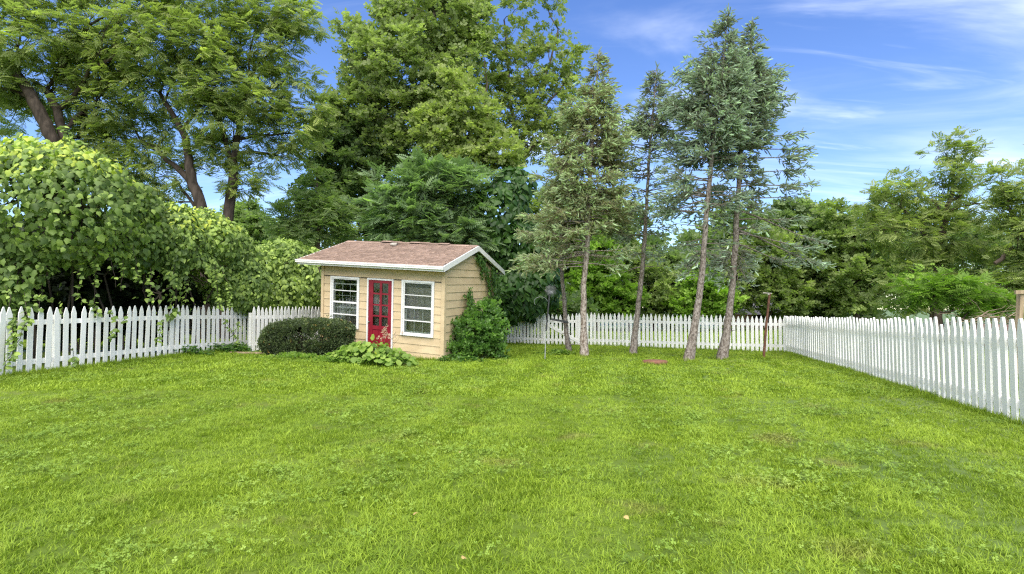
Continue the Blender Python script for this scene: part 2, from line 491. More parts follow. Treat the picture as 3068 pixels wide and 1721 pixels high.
def tpl_lobed():
    half = [(-.09, .22), (.06, .44), (.24, .38), (.38, .50), (.64, .26)]
    pts = [(0, 0)] + half + [(1.0, 0)] + [(x, -y) for x, y in half[::-1]]
    V = [(.3, 0, .03)] + [(x, y, -.28 * abs(y) - .22 * x * x) for x, y in pts]
    n = len(pts)
    Fc = [(0, 1 + i, 1 + (i + 1) % n) for i in range(n)]
    return np.array(V, float), np.array(Fc)
def tpl_heart():
    pts = [(0, 0), (-.08, .22), (.12, .40), (.45, .34), (1, 0), (.45, -.34), (.12, -.40), (-.08, -.22)]
    V = [(.3, 0, .04)] + [(x, y, -.25 * abs(y) - .2 * x * x) for x, y in pts]
    n = len(pts)
    Fc = [(0, 1 + i, 1 + (i + 1) % n) for i in range(n)]
    return np.array(V, float), np.array(Fc)
def tpl_round(n=9, ruff=.06):
    pts = []
    for i in range(n):
        a = -math.pi + (i + .5) * 2 * math.pi / n
        rr = 0.5 * (1 + (ruff if i % 2 else -ruff))
        pts.append((0.5 + rr * math.cos(a), rr * math.sin(a)))
    V = [(.35, 0, -.03)] + [(x, y, .16 * (y * y * 4) * .4 - .25 * x * x + .05 * (i % 2)) for i, (x, y) in enumerate(pts)]
    Fc = [(0, 1 + i, 1 + (i + 1) % n) for i in range(n)]
    return np.array(V, float), np.array(Fc)
def tpl_shoot(nb=10, rad=0.18, seed=2):
    """a spruce shoot one unit long: crossed needle fans round a twig with bristling needles"""
    r = np.random.default_rng(seed); V, Fc = [], []
    for a in range(2):
        an = a * math.pi / 2; s = np.array([0, math.cos(an), math.sin(an)]) * rad * .50
        i = len(V)
        V.extend([np.zeros(3), np.array([.35, 0, 0]) + s, np.array([1.02, 0, 0]), np.array([.35, 0, 0]) - s,
                  np.array([.8, 0, 0]) + s * .8, np.array([.8, 0, 0]) - s * .8])
        Fc.extend([(i, i + 1, i + 3), (i + 1, i + 4, i + 3), (i + 4, i + 5, i + 3), (i + 4, i + 2, i + 5)])
    for a in range(nb):
        x = r.uniform(.02, .95); an = a * 2.4
        d = np.array([0.75, math.cos(an), math.sin(an)]); d /= np.linalg.norm(d)
        s = np.cross(d, [1.0, 0, 0]); s = s / np.linalg.norm(s) * 0.026
        b = np.array([x, 0, 0]); i = len(V)
        V.extend([b + s, b - s, b + d * rad * 1.35]); Fc.append((i, i + 1, i + 2))
    return np.array(V), np.array(Fc)
T_FROND = tpl_frond(5, .08, .33)
T_FRONDL = tpl_frond(4, .10, .36)
T_AIL = tpl_frond(6, .065, .32, .25)
T_SPRIG = tpl_sprig()
T_SPRIGS = tpl_sprig(5, .58, .22, 3, .9)
T_LOBED, T_HEART, T_ROUND = tpl_lobed(), tpl_heart(), tpl_round()
T_SHOOT = tpl_shoot()

def nrm(a):
    return a / (np.linalg.norm(a, axis=-1, keepdims=True) + 1e-9)
def bake(T, O, AX, UP, SC, tint):
    tv, tf = T
    AX = nrm(AX); SIDE = nrm(np.cross(UP, AX)); UP = np.cross(AX, SIDE)
    SC = np.broadcast_to(SC, (len(O),))
    V = O[:, None] + SC[:, None, None] * (tv[None, :, :1] * AX[:, None] + tv[None, :, 1:2] * SIDE[:, None] + tv[None, :, 2:3] * UP[:, None])
    Fc = tf[None] + (np.arange(len(O)) * len(tv))[:, None, None]
    return V.reshape(-1, 3), Fc.reshape(-1, 3), np.repeat(tint, len(tv))
def join(parts):
    V, Fc, T, n = [], [], [], 0
    for v, f, t in parts:
        V.append(v); Fc.append(f + n); T.append(t); n += len(v)
    return np.vstack(V), np.vstack(Fc), np.concatenate(T)

def wob(p, f=1.0, ph=0.0):
    """cheap smooth pseudo noise in -1..1"""
    x, y, z = p[..., 0] * f, p[..., 1] * f, p[..., 2] * f
    return (np.sin(x * 1.7 + ph + 1.3 * np.sin(y * 1.1 + ph)) + np.sin(y * 2.3 - ph + 1.1 * np.sin(z * 1.9)) + np.sin(z * 2.1 + 2 * ph + 1.2 * np.sin(x * 1.4))) / 3

def lobe_world(l, d):
    px, py, rx, ry = l[:4]
    dd = d + (l[4] if len(l) > 4 else 0)
    c = P(px, py, dd)
    s = dd / F_PX
    rxw, rzw = rx * s, ry * s
    ryw = l[5] if len(l) > 5 else 0.8 * min(rxw, 1.3 * rzw) + .1
    return c, np.array([rxw, ryw, rzw])
def clumps(lobes, d, spacing, fill=1.0, ph=0.0, shell=.72, rough=.16, backfill=.45):
    C, D, L = [], [], []
    for li, l in enumerate(lobes):
        c, r = lobe_world(l, d)
        lf = l[6] if len(l) > 6 else 1.0
        p = 1.6
        area = 4 * math.pi * (((r[0] * r[1]) ** p + (r[0] * r[2]) ** p + (r[1] * r[2]) ** p) / 3) ** (1 / p)
        n = int(max(5, fill * lf * area / spacing ** 2))
        u = nrm(rng.normal(size=(n, 3)))
        keep = (u[:, 1] < 0.25) | (rng.random(n) < backfill)
        u = u[keep]; n = len(u)
        rad = np.where(rng.random(n) < .72, rng.uniform(shell, 1.0, n), rng.uniform(.25, shell, n))
        rad = rad * (1 + rough * wob(u * r, 2.2, ph + li) + rng.normal(0, .04, n))
        pts = c + u * r * rad[:, None]
        C.append(pts); D.append(u); L.append(np.full(n, li))
    return np.vstack(C), np.vstack(D), np.concatenate(L)
def foliage(C, D, T, size, per, rad, tintbase=.42, tintvar=.5, updir=.35, droop=.0, spread=1.0):
    """rosettes of fronds or sprigs round each clump centre"""
    n = len(C)
    per_i = rng.integers(max(1, int(per * .7)), int(per * 1.3) + 1, n)
    idx = np.repeat(np.arange(n), per_i); m = len(idx)
    az = rng.uniform(0, 2 * np.pi, m)
    ax = np.stack([np.cos(az), np.sin(az), rng.normal(.12 - droop, .32, m)], 1) * spread + D[idx] * .75
    ax[:, 2] += updir * .3
    ax = nrm(ax)
    O = C[idx] + rng.normal(0, 1, (m, 3)) * np.array([rad, rad, rad * .5])
    up = np.tile([0, 0, 1.0], (m, 1)) + rng.normal(0, .45, (m, 3)) + D[idx] * .3
    ct = rng.normal(0, .14, n)
    t = np.clip(tintbase + ct[idx] + rng.uniform(-.5, .5, m) * tintvar * .7 + .05, 0.02, .93)
    return bake(T, O, ax, up, size * rng.uniform(.7, 1.25, m), t)

def jag(a, b, n=5, amp=.06, sag=0.0):
    a, b = np.array(a, float), np.array(b, float); L = np.linalg.norm(b - a)
    t = np.linspace(0, 1, n)[:, None]
    p = a + (b - a) * t + rng.normal(0, amp * L / n * 1.6, (n, 3)) * (np.sin(np.pi * t))
    p[:, 2] += sag * L * (np.sin(np.pi * t[:, 0]))
    return p

def leafy_tree(name, label, cat, d, lobes, mat, trunks=(), limbs=(), T=None, size=.42, spacing=.62, per=11, rad=.16, bark=None,
               fill=1.0, ph=0.0, group=None, tintbase=.42, tintvar=.5, twig=True, rough=.16, shell=.72, leafname='crown',
               backfill=.45, stemlim=.35, limb_auto=True, droop=0.0):
    T = T or T_FROND; bark = bark or M_BARK
    if trunks:
        p0 = P(trunks[0][0][0], trunks[0][0][1], d)
        base = np.array([p0[0], d, gz(p0[0], d)])
    else:
        c = P(lobes[0][0], lobes[0][1], d); base = np.array([c[0], d, gz(c[0], d)])
    root = empty(name, base, label, cat, group)
    mb = MB(); paths = []
    for tr in trunks:
        pts = [P(t[0], t[1], d + (t[3] if len(t) > 3 else 0)) for t in tr]
        rr = [t[2] * .88 * d / F_PX / 2 for t in tr]
        if tr is trunks[0] or tr[0][1] > 600 and tr[0][2] > 14 and len(tr[0]) < 5:
            g = np.array([pts[0][0], pts[0][1], gz(pts[0][0], pts[0][1]) - .1])
            if pts[0][2] > g[2] + .05:
                pts = [g] + pts; rr = [rr[0] * 1.25] + rr
        pts = np.array(pts); rr = np.array(rr)
        tt = np.linspace(0, len(pts) - 1, (len(pts) - 1) * 3 + 1)
        pp = np.stack([np.interp(tt, np.arange(len(pts)), pts[:, k]) for k in range(3)], 1)
        pp[1:-1] += rng.normal(0, .02, (len(pp) - 2, 3))
        rp = np.interp(tt, np.arange(len(pts)), rr)
        mb.tube(pp, rp, 9); paths.append((pp, rp))
    if not trunks:
        h = P(lobes[0][0], lobes[0][1], d)[2]
        pp = jag(base - [0, 0, .1], [base[0], base[1], max(h, base[2] + .4)], 6, .08)
        rp = np.linspace(.035 + .03 * h, .02 + .012 * h, 6)
        mb.tube(pp, rp, 7); paths.append((pp, rp))
    C, D, L = clumps(lobes, d, spacing, fill, ph, shell, rough, backfill)
    if limb_auto:
        allp = np.vstack([p for p, _ in paths]); allr = np.concatenate([r for _, r in paths])
        for li, l in enumerate(lobes):
            c, r = lobe_world(l, d)
            low = allp[:, 2] < c[2] + .2
            cand = allp[low] if low.any() else allp
            cr = allr[low] if low.any() else allr
            k = np.argmin(np.linalg.norm(cand - (c - [0, 0, r[2] * .9]), axis=1) + 0)
            a = cand[k]; r0 = min(cr[k] * .6, .02 + .035 * np.linalg.norm(c - a))
            pth = jag(a, c, 7, .12, .05)
            mb.tube(pth, np.linspace(r0, r0 * .4, 7), 6)
            if twig:
                own = np.where(L == li)[0]
                own = own[rng.random(len(own)) < stemlim]
                for q in own:
                    k2 = rng.integers(2, 7)
                    pt = jag(pth[min(k2, 6)], C[q], 4, .12)
                    mb.tube(pt, np.linspace(r0 * .3, .006, 4), 3, cap=False)
    mb_add('trunk', mb, bark, root, smooth=True)
    V, Fc, tn = foliage(C, D, T, size, per, rad, tintbase, tintvar, droop=droop)
    add_world(leafname, V, Fc, mat, root, tint=tn)
    return root


# ------------------------------------------------------------------ ground
def ground():
    xs = np.concatenate([np.linspace(-400, -30, 12), np.arange(-28, 28.1, .4), np.linspace(30, 400, 12)])
    ys = np.concatenate([np.linspace(-150, -4, 8), np.arange(-3, 36.1, .4), np.linspace(38, 700, 16)])
    X, Y = np.meshgrid(xs, ys)
    Z = ground_z(X, Y)
    V = np.stack([X, Y, Z], -1).reshape(-1, 3)
    nx = len(xs)
    i = (np.arange(len(ys) - 1)[:, None] * nx + np.arange(nx - 1)[None]).ravel()
    Fc = np.stack([i, i + 1, i + nx + 1, i + nx], 1)
    o = add_world('ground', V, Fc, M_GROUND, smooth=True)
    tag(o, kind='structure')
    me = o.data
    a = me.attributes.new('tint', 'FLOAT', 'POINT'); a.data.foreach_set('value', np.full(len(V), .5, np.float32))
ground()

# ------------------------------------------------------------------ picket fences
def picket_mesh(w=.089, h=1.12, t=.019, style='point'):
    if style == 'point':
        o = [(-w / 2, 0), (w / 2, 0), (w / 2, h - .135), (w * .5, h - .125), (w * .12, h - .012), (0, h), (-w * .12, h - .012), (-w * .5, h - .125), (-w / 2, h - .135)]
    else:
        o = [(-w / 2, 0), (w / 2, 0), (w / 2, h - .15), (w * .2, h - .01), (w * .1, h), (-w * .1, h), (-w * .2, h - .01), (-w / 2, h - .15)]
    n = len(o)
    V = [(x, -t / 2, z) for x, z in o] + [(x, t / 2, z) for x, z in o]
    Fc = [tuple(range(n)), tuple(range(2 * n - 1, n - 1, -1))] + [(i, i + n, (i + 1) % n + n, (i + 1) % n) for i in range(n)]
    me = bpy.data.meshes.new('picket'); me.from_pydata(V, [], Fc); me.materials.append(M_WHITE); me.update()
    return me
PK = {k: picket_mesh(style=k) for k in ('point', 'flat')}
def fence(name, label, pts, step, side, style='point', posts=2.4, wide=1.0, group='white picket fences round the lawn', top=None, lean=.006, hs=None, broken=(), name_p='picket'):
    """pts: world (x, y) polyline; side=+1/-1: on which side of the rails (left of travel) the pickets are nailed"""
    pts = [np.array(p, float) for p in pts]
    root = empty(name, (pts[0][0], pts[0][1], gz(*pts[0])), label, 'fence', group)
    me = PK[style]
    seg = [np.linalg.norm(pts[i + 1] - pts[i]) for i in range(len(pts) - 1)]
    tot = sum(seg); cum = np.concatenate([[0], np.cumsum(seg)])
    def at(s):
        i = min(len(seg) - 1, int(np.searchsorted(cum, s, side='right') - 1)); i = max(i, 0)
        t = (s - cum[i]) / seg[i]
        p = pts[i] + (pts[i + 1] - pts[i]) * t
        return p, (pts[i + 1] - pts[i]) / seg[i]
    n = int(round(tot / step))
    for k in range(n + 1):
        s = min(tot, k * tot / n)
        p, u = at(s)
        nr = np.array([-u[1], u[0]]) * side
        q = p + nr * .032
        o = add('picket', me, root, (q[0], q[1], gz(*q) + .03 + random.uniform(-.012, .012)))
        o.rotation_euler = (random.gauss(0, .004), random.gauss(0, lean), math.atan2(u[1], u[0]) + random.gauss(0, .005))
        hz = (hs(s / tot) if hs else 1.0) * (1 + random.uniform(-.014, .014))
        wz = wide * (1 + random.uniform(-.03, .05))
        if k in broken: hz *= .9; wz *= .72
        o.scale = (wz, 1 + (wide - 1) * 2.2, hz)
    npst = max(1, int(round(tot / posts)))
    for k in range(npst + 1):
        s = tot * k / npst
        p, u = at(s); nr = np.array([-u[1], u[0]]) * side
        q = p - nr * .065
        hh = (hs(s / tot) if hs else 1.0)
        b = MB(); ux, nx_ = np.array([*u, 0]), np.array([*nr, 0])
        c = np.array([q[0], q[1], gz(*q)])
        b.hexa([c + ux * a * .045 + nx_ * e * .045 + np.array([0, 0, z]) for a in (-1, 1) for e in (-1, 1) for z in (-.1, 1.0 * hh)])
        mb_add('post', b, M_WHITE, root, c)
    for z0 in (.17, .84):
        for k in range(npst):
            s0, s1 = tot * k / npst, tot * (k + 1) / npst
            cuts = [s0] + [c for c in cum[1:-1] if s0 < c < s1] + [s1]
            b = MB()
            for c0, c1 in zip(cuts[:-1], cuts[1:]):
                (pa, ua), (pb, ub) = at(c0 + .001), at(c1 - .001)
                nr = np.array([-ua[1], ua[0]]) * side
                h0, h1 = (hs(c0 / tot) if hs else 1), (hs(c1 / tot) if hs else 1)
                A = np.array([*pa, gz(*pa) + z0 * h0]); B = np.array([*pb, gz(*pb) + z0 * h1]); nn = np.array([*nr, 0]) * .0185
                b.hexa([e + nn * f_ + np.array([0, 0, g]) for e in (A, B) for f_ in (-1, 1) for g in (0, .088)])
            mb_add('rail', b, M_WHITE, root)
    return root
def xy(px, d):
    return ((px - 1534) / F_PX * d * 1.0, d)
fence('picket_fence', 'white picket fence running along the left of the lawn below the vines', [xy(-330, 8.0), xy(26, 9.7), xy(387, 11.9), xy(756, 15.5)], .158, -1, 'point', lean=.015, hs=lambda t: 1.05 - .05 * t)
fence('picket_fence', 'short white picket fence between the dark hedge and the beige shed', [xy(760, 14.5), xy(962, 16.9)], .136, -1, 'point', posts=2.4)
fence('picket_fence', 'white picket fence behind the evergreen shrub between shed and gate', [xy(1455, 21.0), xy(1624, 20.2)], .128, -1, 'point', posts=1.9)
fence('picket_fence', 'long straight white picket fence across the back behind the spruce trunks', [xy(1736, 19.7), xy(2349, 17.8)], .136, -1, 'point', posts=2.3)
fence('picket_fence', 'white picket fence with blunt tops receding along the right of the lawn', [xy(2357, 17.7), xy(2575, 11.9), xy(3068, 6.33), xy(3500, 4.75)], .177, -1, 'flat', posts=2.4, wide=1.2, lean=.005, hs=lambda t: 1 + .05 * t, broken=(55,))

def gate():
    a, b_ = np.array(xy(1628, 20.15)), np.array(xy(1732, 19.72))
    root = empty('garden_gate', (a[0], a[1], gz(*a)), 'white picket gate with a diagonal brace in the back fence', 'gate')
    u = (b_ - a) / np.linalg.norm(b_ - a); L = np.linalg.norm(b_ - a)
    nr = np.array([u[1], -u[0]])
    n = 9
    for k in range(n):
        p = a + u * (.05 + (L - .1) * k / (n - 1)) + nr * .032
        add('picket', PK['point'], root, (p[0], p[1], gz(*p) + .03), (0, 0, math.atan2(u[1], u[0])), (1, 1, .99 - .05 * math.sin(math.pi * k / (n - 1))))
    for z0 in (.15, .80):
        m = MB(); A = np.array([*a, gz(*a) + z0]); B = np.array([*b_, gz(*b_) + z0]); nn = np.array([*nr, 0]) * .0185
        m.hexa([e + nn * f_ + np.array([0, 0, g]) for e in (A, B) for f_ in (-1, 1) for g in (0, .09)])
        mb_add('rail', m, M_WHITE, root)
    m = MB(); nn = np.array([*nr, 0])
    A = np.array([*a, gz(*a) + .82]); B = np.array([*b_, gz(*b_) + .17])
    m.hexa([e + nn * f_ + np.array([0, 0, g]) for e in (A, B) for f_ in (.044, .062) for g in (-.06, .06)])
    mb_add('brace', m, M_WHITE, root)
gate()

# ------------------------------------------------------------------ the shed (its frame has settled a little out of true)
SO = np.array([-1.691, 13.928, .003])
SM = np.column_stack([[.947, -.312, -.069], [.315, .948, .045], [.022, -.051, .999]])
def sw(p): return SO + SM @ np.array(p, float)
shed = empty('garden_shed', SO, 'small beige garden shed with red door, two white windows and brown shingle roof', 'shed')
class SB(MB):
    def build(s, name, mat, parent=None, at=(0, 0, 0)):
        parent = parent or shed
        V, Fc, _ = s.arrays()
        at = np.array(at, float)
        V = (SM @ (V - at).T).T
        me = bpy.data.meshes.new(name); me.from_pydata(V.tolist(), [], [tuple(dict.fromkeys(f)) for f in Fc.tolist()])
        me.materials.append(mat); me.update()
        return add(name, me, parent, sw(at))
def sbox(name, mat, x0, x1, y0, y1, z0, z1, parent=None):
    b = SB(); b.box(x0, x1, y0, y1, z0, z1)
    return b.build(name, mat, parent, ((x0 + x1) / 2, y0, z0))
WX, DY, HZ = -3.52, 3.5, 2.25
RY, RZ = 1.80, 2.93           # ridge
# openings (x0,x1,z0,z1) incl. casing
OPW = [(-3.25, -2.38, .60, 1.93), (-1.15, -.255, .56, 1.94)]
OPD = (-2.145, -1.385, .16, 1.935)
ops = sorted(OPW + [OPD])
def wall_panels(z0, z1, x0=WX + .06, x1=-.06):
    """x-intervals of the front wall free of openings between z0 and z1"""
    out = []; cur = x0
    for (a, b, c, d) in ops:
        if c < z1 - .02 and d > z0 + .02:
            if a > cur + .01: out.append((cur, a))
            cur = b
    if x1 > cur + .01: out.append((cur, x1))
    return out
b = SB()
zs = [-.25, .16, .56, .60, 1.93, 1.94, HZ + .1]
for z0, z1 in zip(zs[:-1], zs[1:]):
    for a, c in wall_panels(z0, z1, WX, 0): b.box(a, c, .0, .06, z0, z1)
b.box(WX, WX + .06, .06, DY, -.25, HZ + .1)
b.box(-.06, 0, .06, DY, -.25, HZ + .1)
b.box(WX + .06, -.06, DY - .06, DY, -.25, HZ + .1)
# gable triangles
for x0 in (WX, -.06):
    V = [(x0 + e, y, z) for e in (0, .06) for y, z in ((0.06, HZ + .1), (DY, HZ + .1), (RY, RZ - .1))]
    b.put([tuple(v) for v in V], [(0, 1, 2, 2), (5, 4, 3, 3), (0, 3, 4, 1), (1, 4, 5, 2), (2, 5, 3, 0)])
b.build('wall', M_INT)
bf = SB(); bf.box(WX + .06, -.06, .06, DY - .06, .0, .3); bf.build('floor_deck', M_INT)
# front siding: boards, each its own part, lower edge proud of the one below
rows = [-.12, -.033, .162, .357, .552, .747, .942, 1.137, 1.332, 1.527, 1.722, 1.917]
def lap(x0, x1, z0, z1, front=True, mat=M_SIDE):
    bb = SB()
    if front:
        V = []
        for x in (x0, x1):
            V += [(x, -.026, z0), (x, -.002, z0), (x, -.010, z1), (x, -.002, z1)]
        bb.put([V[i] for i in (0, 2, 1, 3, 4, 6, 5, 7)], [(0, 1, 3, 2), (4, 6, 7, 5), (0, 4, 5, 1), (2, 3, 7, 6), (0, 2, 6, 4), (1, 5, 7, 3)])
        return bb.build('siding_board', mat, None, (x0, 0, z0))
    V = []
    for y in (x0, x1):
        V += [(.026, y, z0), (.002, y, z0), (.010, y, z1), (.002, y, z1)]
    bb.put([V[i] for i in (0, 2, 1, 3, 4, 6, 5, 7)], [(0, 1, 3, 2), (4, 6, 7, 5), (0, 4, 5, 1), (2, 3, 7, 6), (0, 2, 6, 4), (1, 5, 7, 3)])
    return bb.build('siding_board', mat, None, (0, x0, z0))
for z0, z1 in zip(rows[:-1], rows[1:]):
    if z1 <= -.03: continue
    # split the row wherever an opening starts or ends inside it
    ed = sorted({z0, z1} | {q for (a, b_, c, d) in ops for q in (c, d) if z0 + .03 < q < z1 - .03})
    if len(ed) == 2:
        for a, c in wall_panels(z0, z1): lap(a + .002, c - .002, z0, z1 - .004)
    else:
        free_all = wall_panels(z0, z1)
        for a, c in free_all: lap(a + .002, c - .002, z0, z1 - .004)
        for q0, q1 in zip(ed[:-1], ed[1:]):
            for a, c in wall_panels(q0, q1):
                # only the stretches that the full-height boards leave open
                cur = a
                for fa, fc in free_all:
                    if fc <= a or fa >= c: continue
                    if fa > cur + .02: sbox('siding_board', M_SIDE, cur + .002, fa - .002, -.026, -.002, q0 + .001, q1 - .004)
                    cur = max(cur, fc)
                if c > cur + .02: sbox('siding_board', M_SIDE, cur + .002, c - .002, -.026, -.002, q0 + .001, q1 - .004)
sbox('frieze_board', M_SIDE, WX + .06, -.06, -.020, -.002, 1.945, 2.21)
sbox('corner_board', M_SIDE, -.058, .034, -.042, -.002, -.12, 2.20)
sbox('corner_board', M_SIDE, .002, .034, 0.0, .06, -.12, 2.20)
sbox('corner_board', M_SIDE, WX - .02, WX + .058, -.042, -.002, -.12, 2.20)
srows = [-.07, .125, .32, .515, .71, .905, 1.10, 1.295, 1.49, 1.685, 1.88, 2.075, 2.27, 2.465, 2.66]
for z0, z1 in zip(srows[:-1], srows[1:]):
    def roof_y(z):   # y-range of the gable at height z
        k = (RZ - .09 - z) / (RZ - .09 - 2.22)
        return (max(.062, RY - (RY - .0) * k), min(DY, RY + (DY - RY) * k))
    if z1 < 2.25:
        lap(.062, DY, z0, z1 - .003, False)
    else:
        y0, y1 = roof_y(z1); y2, y3 = roof_y(max(z0, 2.22))
        if y1 - y0 > .1:
            bb = SB()
            bb.put([(.030, y2, z0), (.030, y3, z0), (.012, y1, z1), (.012, y0, z1), (.002, y2, z0), (.002, y3, z0), (.002, y1, z1), (.002, y0, z1)],
                   [(0, 1, 2, 3), (7, 6, 5, 4), (0, 4, 5, 1), (3, 2, 6, 7), (1, 5, 6, 2), (0, 3, 7, 4)])
            bb.build('siding_board', M_SIDE, None, (0, y2, z0))
bp = SB(); bp.box(WX - .0, 0, .0, DY, -.25, -.125); 
# roof
XL, XR = -4.03, .17
FY, FZ = -.37, 2.32           # front eave, top surface
BY, BZ = 3.97, 2.30
def roof_pt(y, off=0.0):
    if y <= RY: z = FZ + (RZ - FZ) * (y - FY) / (RY - FY)
    else: z = BZ + (RZ - BZ) * (BY - y) / (BY - RY)
    return z + off
b = SB()
for (ya, yb) in ((FY, RY), (RY, BY)):
    b.hexa([(x, y, roof_pt(y, o)) for x in (XL + .01, XR - .03) for y in (ya, yb) for o in (-.05, -.006)])
roof = b.build('roof', M_UNDER)
b = SB()   # soffit below the front eave
b.hexa([(x, y, z) for x in (XL + .02, XR - .03) for y, zz in ((FY + .04, 2.235), (-.045, 2.262)) for z in (zz - .012, zz)])
b.build('soffit', M_FRIEZE, roof)
# shingles
NR, SWd = 16, .235
Lr = math.hypot(RY - FY, RZ - FZ); ex = Lr / NR
ux_ = np.array([0, (RY - FY) / Lr, (RZ - FZ) / Lr]); un_ = np.array([0, -ux_[2], ux_[1]])
def shingle_mesh(w):
    V = []
    for x in (0, w):
        for s_, o in ((0, .002), (0, .026), (ex * 1.25, .0), (ex * 1.25, .006)):
            V.append(np.array([x, 0, 0]) + ux_ * s_ + un_ * o)
    V = (SM @ np.array([V[i] for i in (0, 1, 2, 3, 4, 5, 6, 7)]).T).T
    me = bpy.data.meshes.new('shingle')
    me.from_pydata(V.tolist(), [], [(0, 1, 3, 2), (4, 6, 7, 5), (0, 4, 5, 1), (2, 3, 7, 6), (0, 2, 6, 4), (1, 5, 7, 3)])
    me.materials.append(M_SHING); me.update(); return me
smc = {}
for r in range(NR):
    x = XL + .02; first = True
    while x < XR - .05:
        w = SWd + random.uniform(-.02, .02)
        if first: w *= random.choice((.5, .75, 1.0)); first = False
        w = round(min(w, XR - .035 - x), 2)
        if w < .05: break
        if w not in smc: smc[w] = shingle_mesh(w - .009)
        p = np.array([x, FY + .0, FZ]) + ux_ * (r * ex - .02) + un_ * (-.006 + random.uniform(0, .003) + .002 * (r % 2))
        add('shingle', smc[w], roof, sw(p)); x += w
b = SB()
Lb = math.hypot(BY - RY, RZ - BZ)
for r in range(16):
    y0 = RY + (BY - RY) * (r + 1) / 16 + .01; y1 = RY + (BY - RY) * r / 16
    b.hexa([(x, y, roof_pt(y, 0) + o) for x in (XL + .02, XR - .04) for (y, oo) in ((y0, .016), (y1, .004)) for o in (oo - .01, oo)])
o = b.build('shingle_courses', M_SHING, roof); o['kind'] = 'stuff'
# ridge caps; some have lifted, a dark strip below paints the shade in the gap
x = XL + .02; k = 0
sbx = SB(); sbx.hexa([(x_, y, z) for x_ in (XL + 1.15, XR - .95) for y in (RY - .085, RY + .02) for z in (roof_pt(y, .004), roof_pt(y, .035))]); sbx.build('ridge_gap_shade', M_UNDER, roof)
while x < XR - .05:
    w = min(.30, XR - .04 - x)
    lift = .0
    if -2.9 < x < -.9: lift = .032 + .014 * math.sin(k * 1.9)
    b = SB()
    for yy, s_ in ((RY - .12, 1), (RY + .12, -1)):
        b.hexa([(xx, y, z) for xx in (x + .002, x + w + .012) for (y, q) in ((yy, roof_pt(yy) + .016 + lift), (RY, RZ + .022 + lift * .8)) for z in (q - .006, q + .006)])
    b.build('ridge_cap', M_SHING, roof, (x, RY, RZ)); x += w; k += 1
# fascia, gutter, rake boards
sbox('gutter', M_TRIM, XL - .01, XR + .0, FY - .085, FY - .022, 2.245, 2.315, roof)
sbox('gutter_lip', M_TRIM, XL - .01, XR + .0, FY - .095, FY - .084, 2.285, 2.322, roof)
sbox('fascia_board', M_TRIM, XL, XR - .0, FY - .02, FY + .01, 2.195, 2.305, roof)
sbox('fascia_board', M_TRIM, XL, XR, BY - .01, BY + .015, 2.17, 2.29, roof)
for xx0, xx1 in ((XR - .028, XR + .0), (XL - .0, XL + .028)):
    for ya, yb in ((FY - .02, RY), (RY, BY + .02)):
        b = SB(); b.hexa([(x_, y, roof_pt(min(max(y, FY), BY), o)) for x_ in (xx0, xx1 + .002) for y in (ya, yb) for o in (-.128, .008)])
        b.build('rake_board', M_TRIM, roof)
for ya, yb in ((0.02, RY), (RY, DY)):
    b = SB(); b.hexa([(x_, y, roof_pt(y, o)) for x_ in (.03, XR - .03) for y in (ya, yb) for o in (-.075, -.052)])
    b.build('rake_soffit', M_TRIM, roof)
# windows
def window(x0, x1, z0, z1, bars, vbars, head, extra, label):
    w = SB(); c = .045
    w.box(x0, x0 + c, -.052, .05, z0, z1); w.box(x1 - c, x1, -.052, .05, z0, z1)
    w.box(x0 + c, x1 - c, -.052, .05, z1 - c, z1); w.box(x0 + c, x1 - c, -.052, .05, z0, z0 + c)
    win = w.build('window', M_TRIM, None, (x0, 0, z0)); win['label'] = label
    s_ = SB(); i0, i1, j0, j1 = x0 + c + .002, x1 - c - .002, z0 + c + .002, z1 - c - .002; q = .03
    s_.box(i0, i0 + q, -.03, -.0, j0, j1); s_.box(i1 - q, i1, -.03, -.0, j0, j1)
    s_.box(i0 + q, i1 - q, -.03, 0, j1 - q * .8, j1); s_.box(i0 + q, i1 - q, -.03, 0, j0, j0 + q)
    s_.build('storm_frame', M_TRIM, win, (i0, 0, j0))
    for (z, h, dep) in bars:
        sbox('glazing_bar', M_TRIM, i0 + q, i1 - q, dep - .006, dep + .008, z - h / 2, z + h / 2, win)
    for (x, a0, a1, dep) in vbars:
        sbox('muntin', M_TRIM, x - .008, x + .008, dep - .004, dep + .006, a0, a1, win)
    sb = SB(); e0, e1 = i0 + .04, i1 - .02
    sb.box(e0, e0 + .03, .016, .036, j0 + .01, extra); sb.box(e1 - .03, e1, .016, .036, j0 + .01, extra)
    sb.box(e0 + .03, e1 - .03, .016, .036, j0 + .01, j0 + .07); sb.box(e0 + .03, e1 - .03, .016, .036, extra - .035, extra)
    sb.build('inner_sash', M_TRIM, win, (e0, 0, j0))
    sbox('sill', M_TRIM, x0 - .0, x1 + .0, -.075, -.054, z0 + .006, z0 + .04, win)
    zz = sorted({j0} | {b_[0] for b_ in bars if b_[1] > .02} | {j1})
    for a, b2 in zip(zz[:-1], zz[1:]):
        if b2 - a > .05: sbox('pane', M_GLASS, i0 + q, i1 - q, .0102, .0132, a + .001, b2 - .001, win)
wx0, wx1 = -3.25, -2.38
v1, v2 = wx0 + .335, wx0 + .565
window(wx0, wx1, .60, 1.93, [(1.57, .022, -.02), (1.44, .014, .024), (1.27, .045, -.02), (.955, .03, -.02), (.985, .012, .024)],
       [(v1, .68, 1.72, .024), (v2, .68, 1.72, .024)], 1.75, 1.76, 'left window with small panes and double rails')
sbox('meeting_rail', M_TRIM, wx0 + .14, wx1 - .09, .016, .036, 1.115, 1.155)
wx0, wx1 = -1.15, -.255
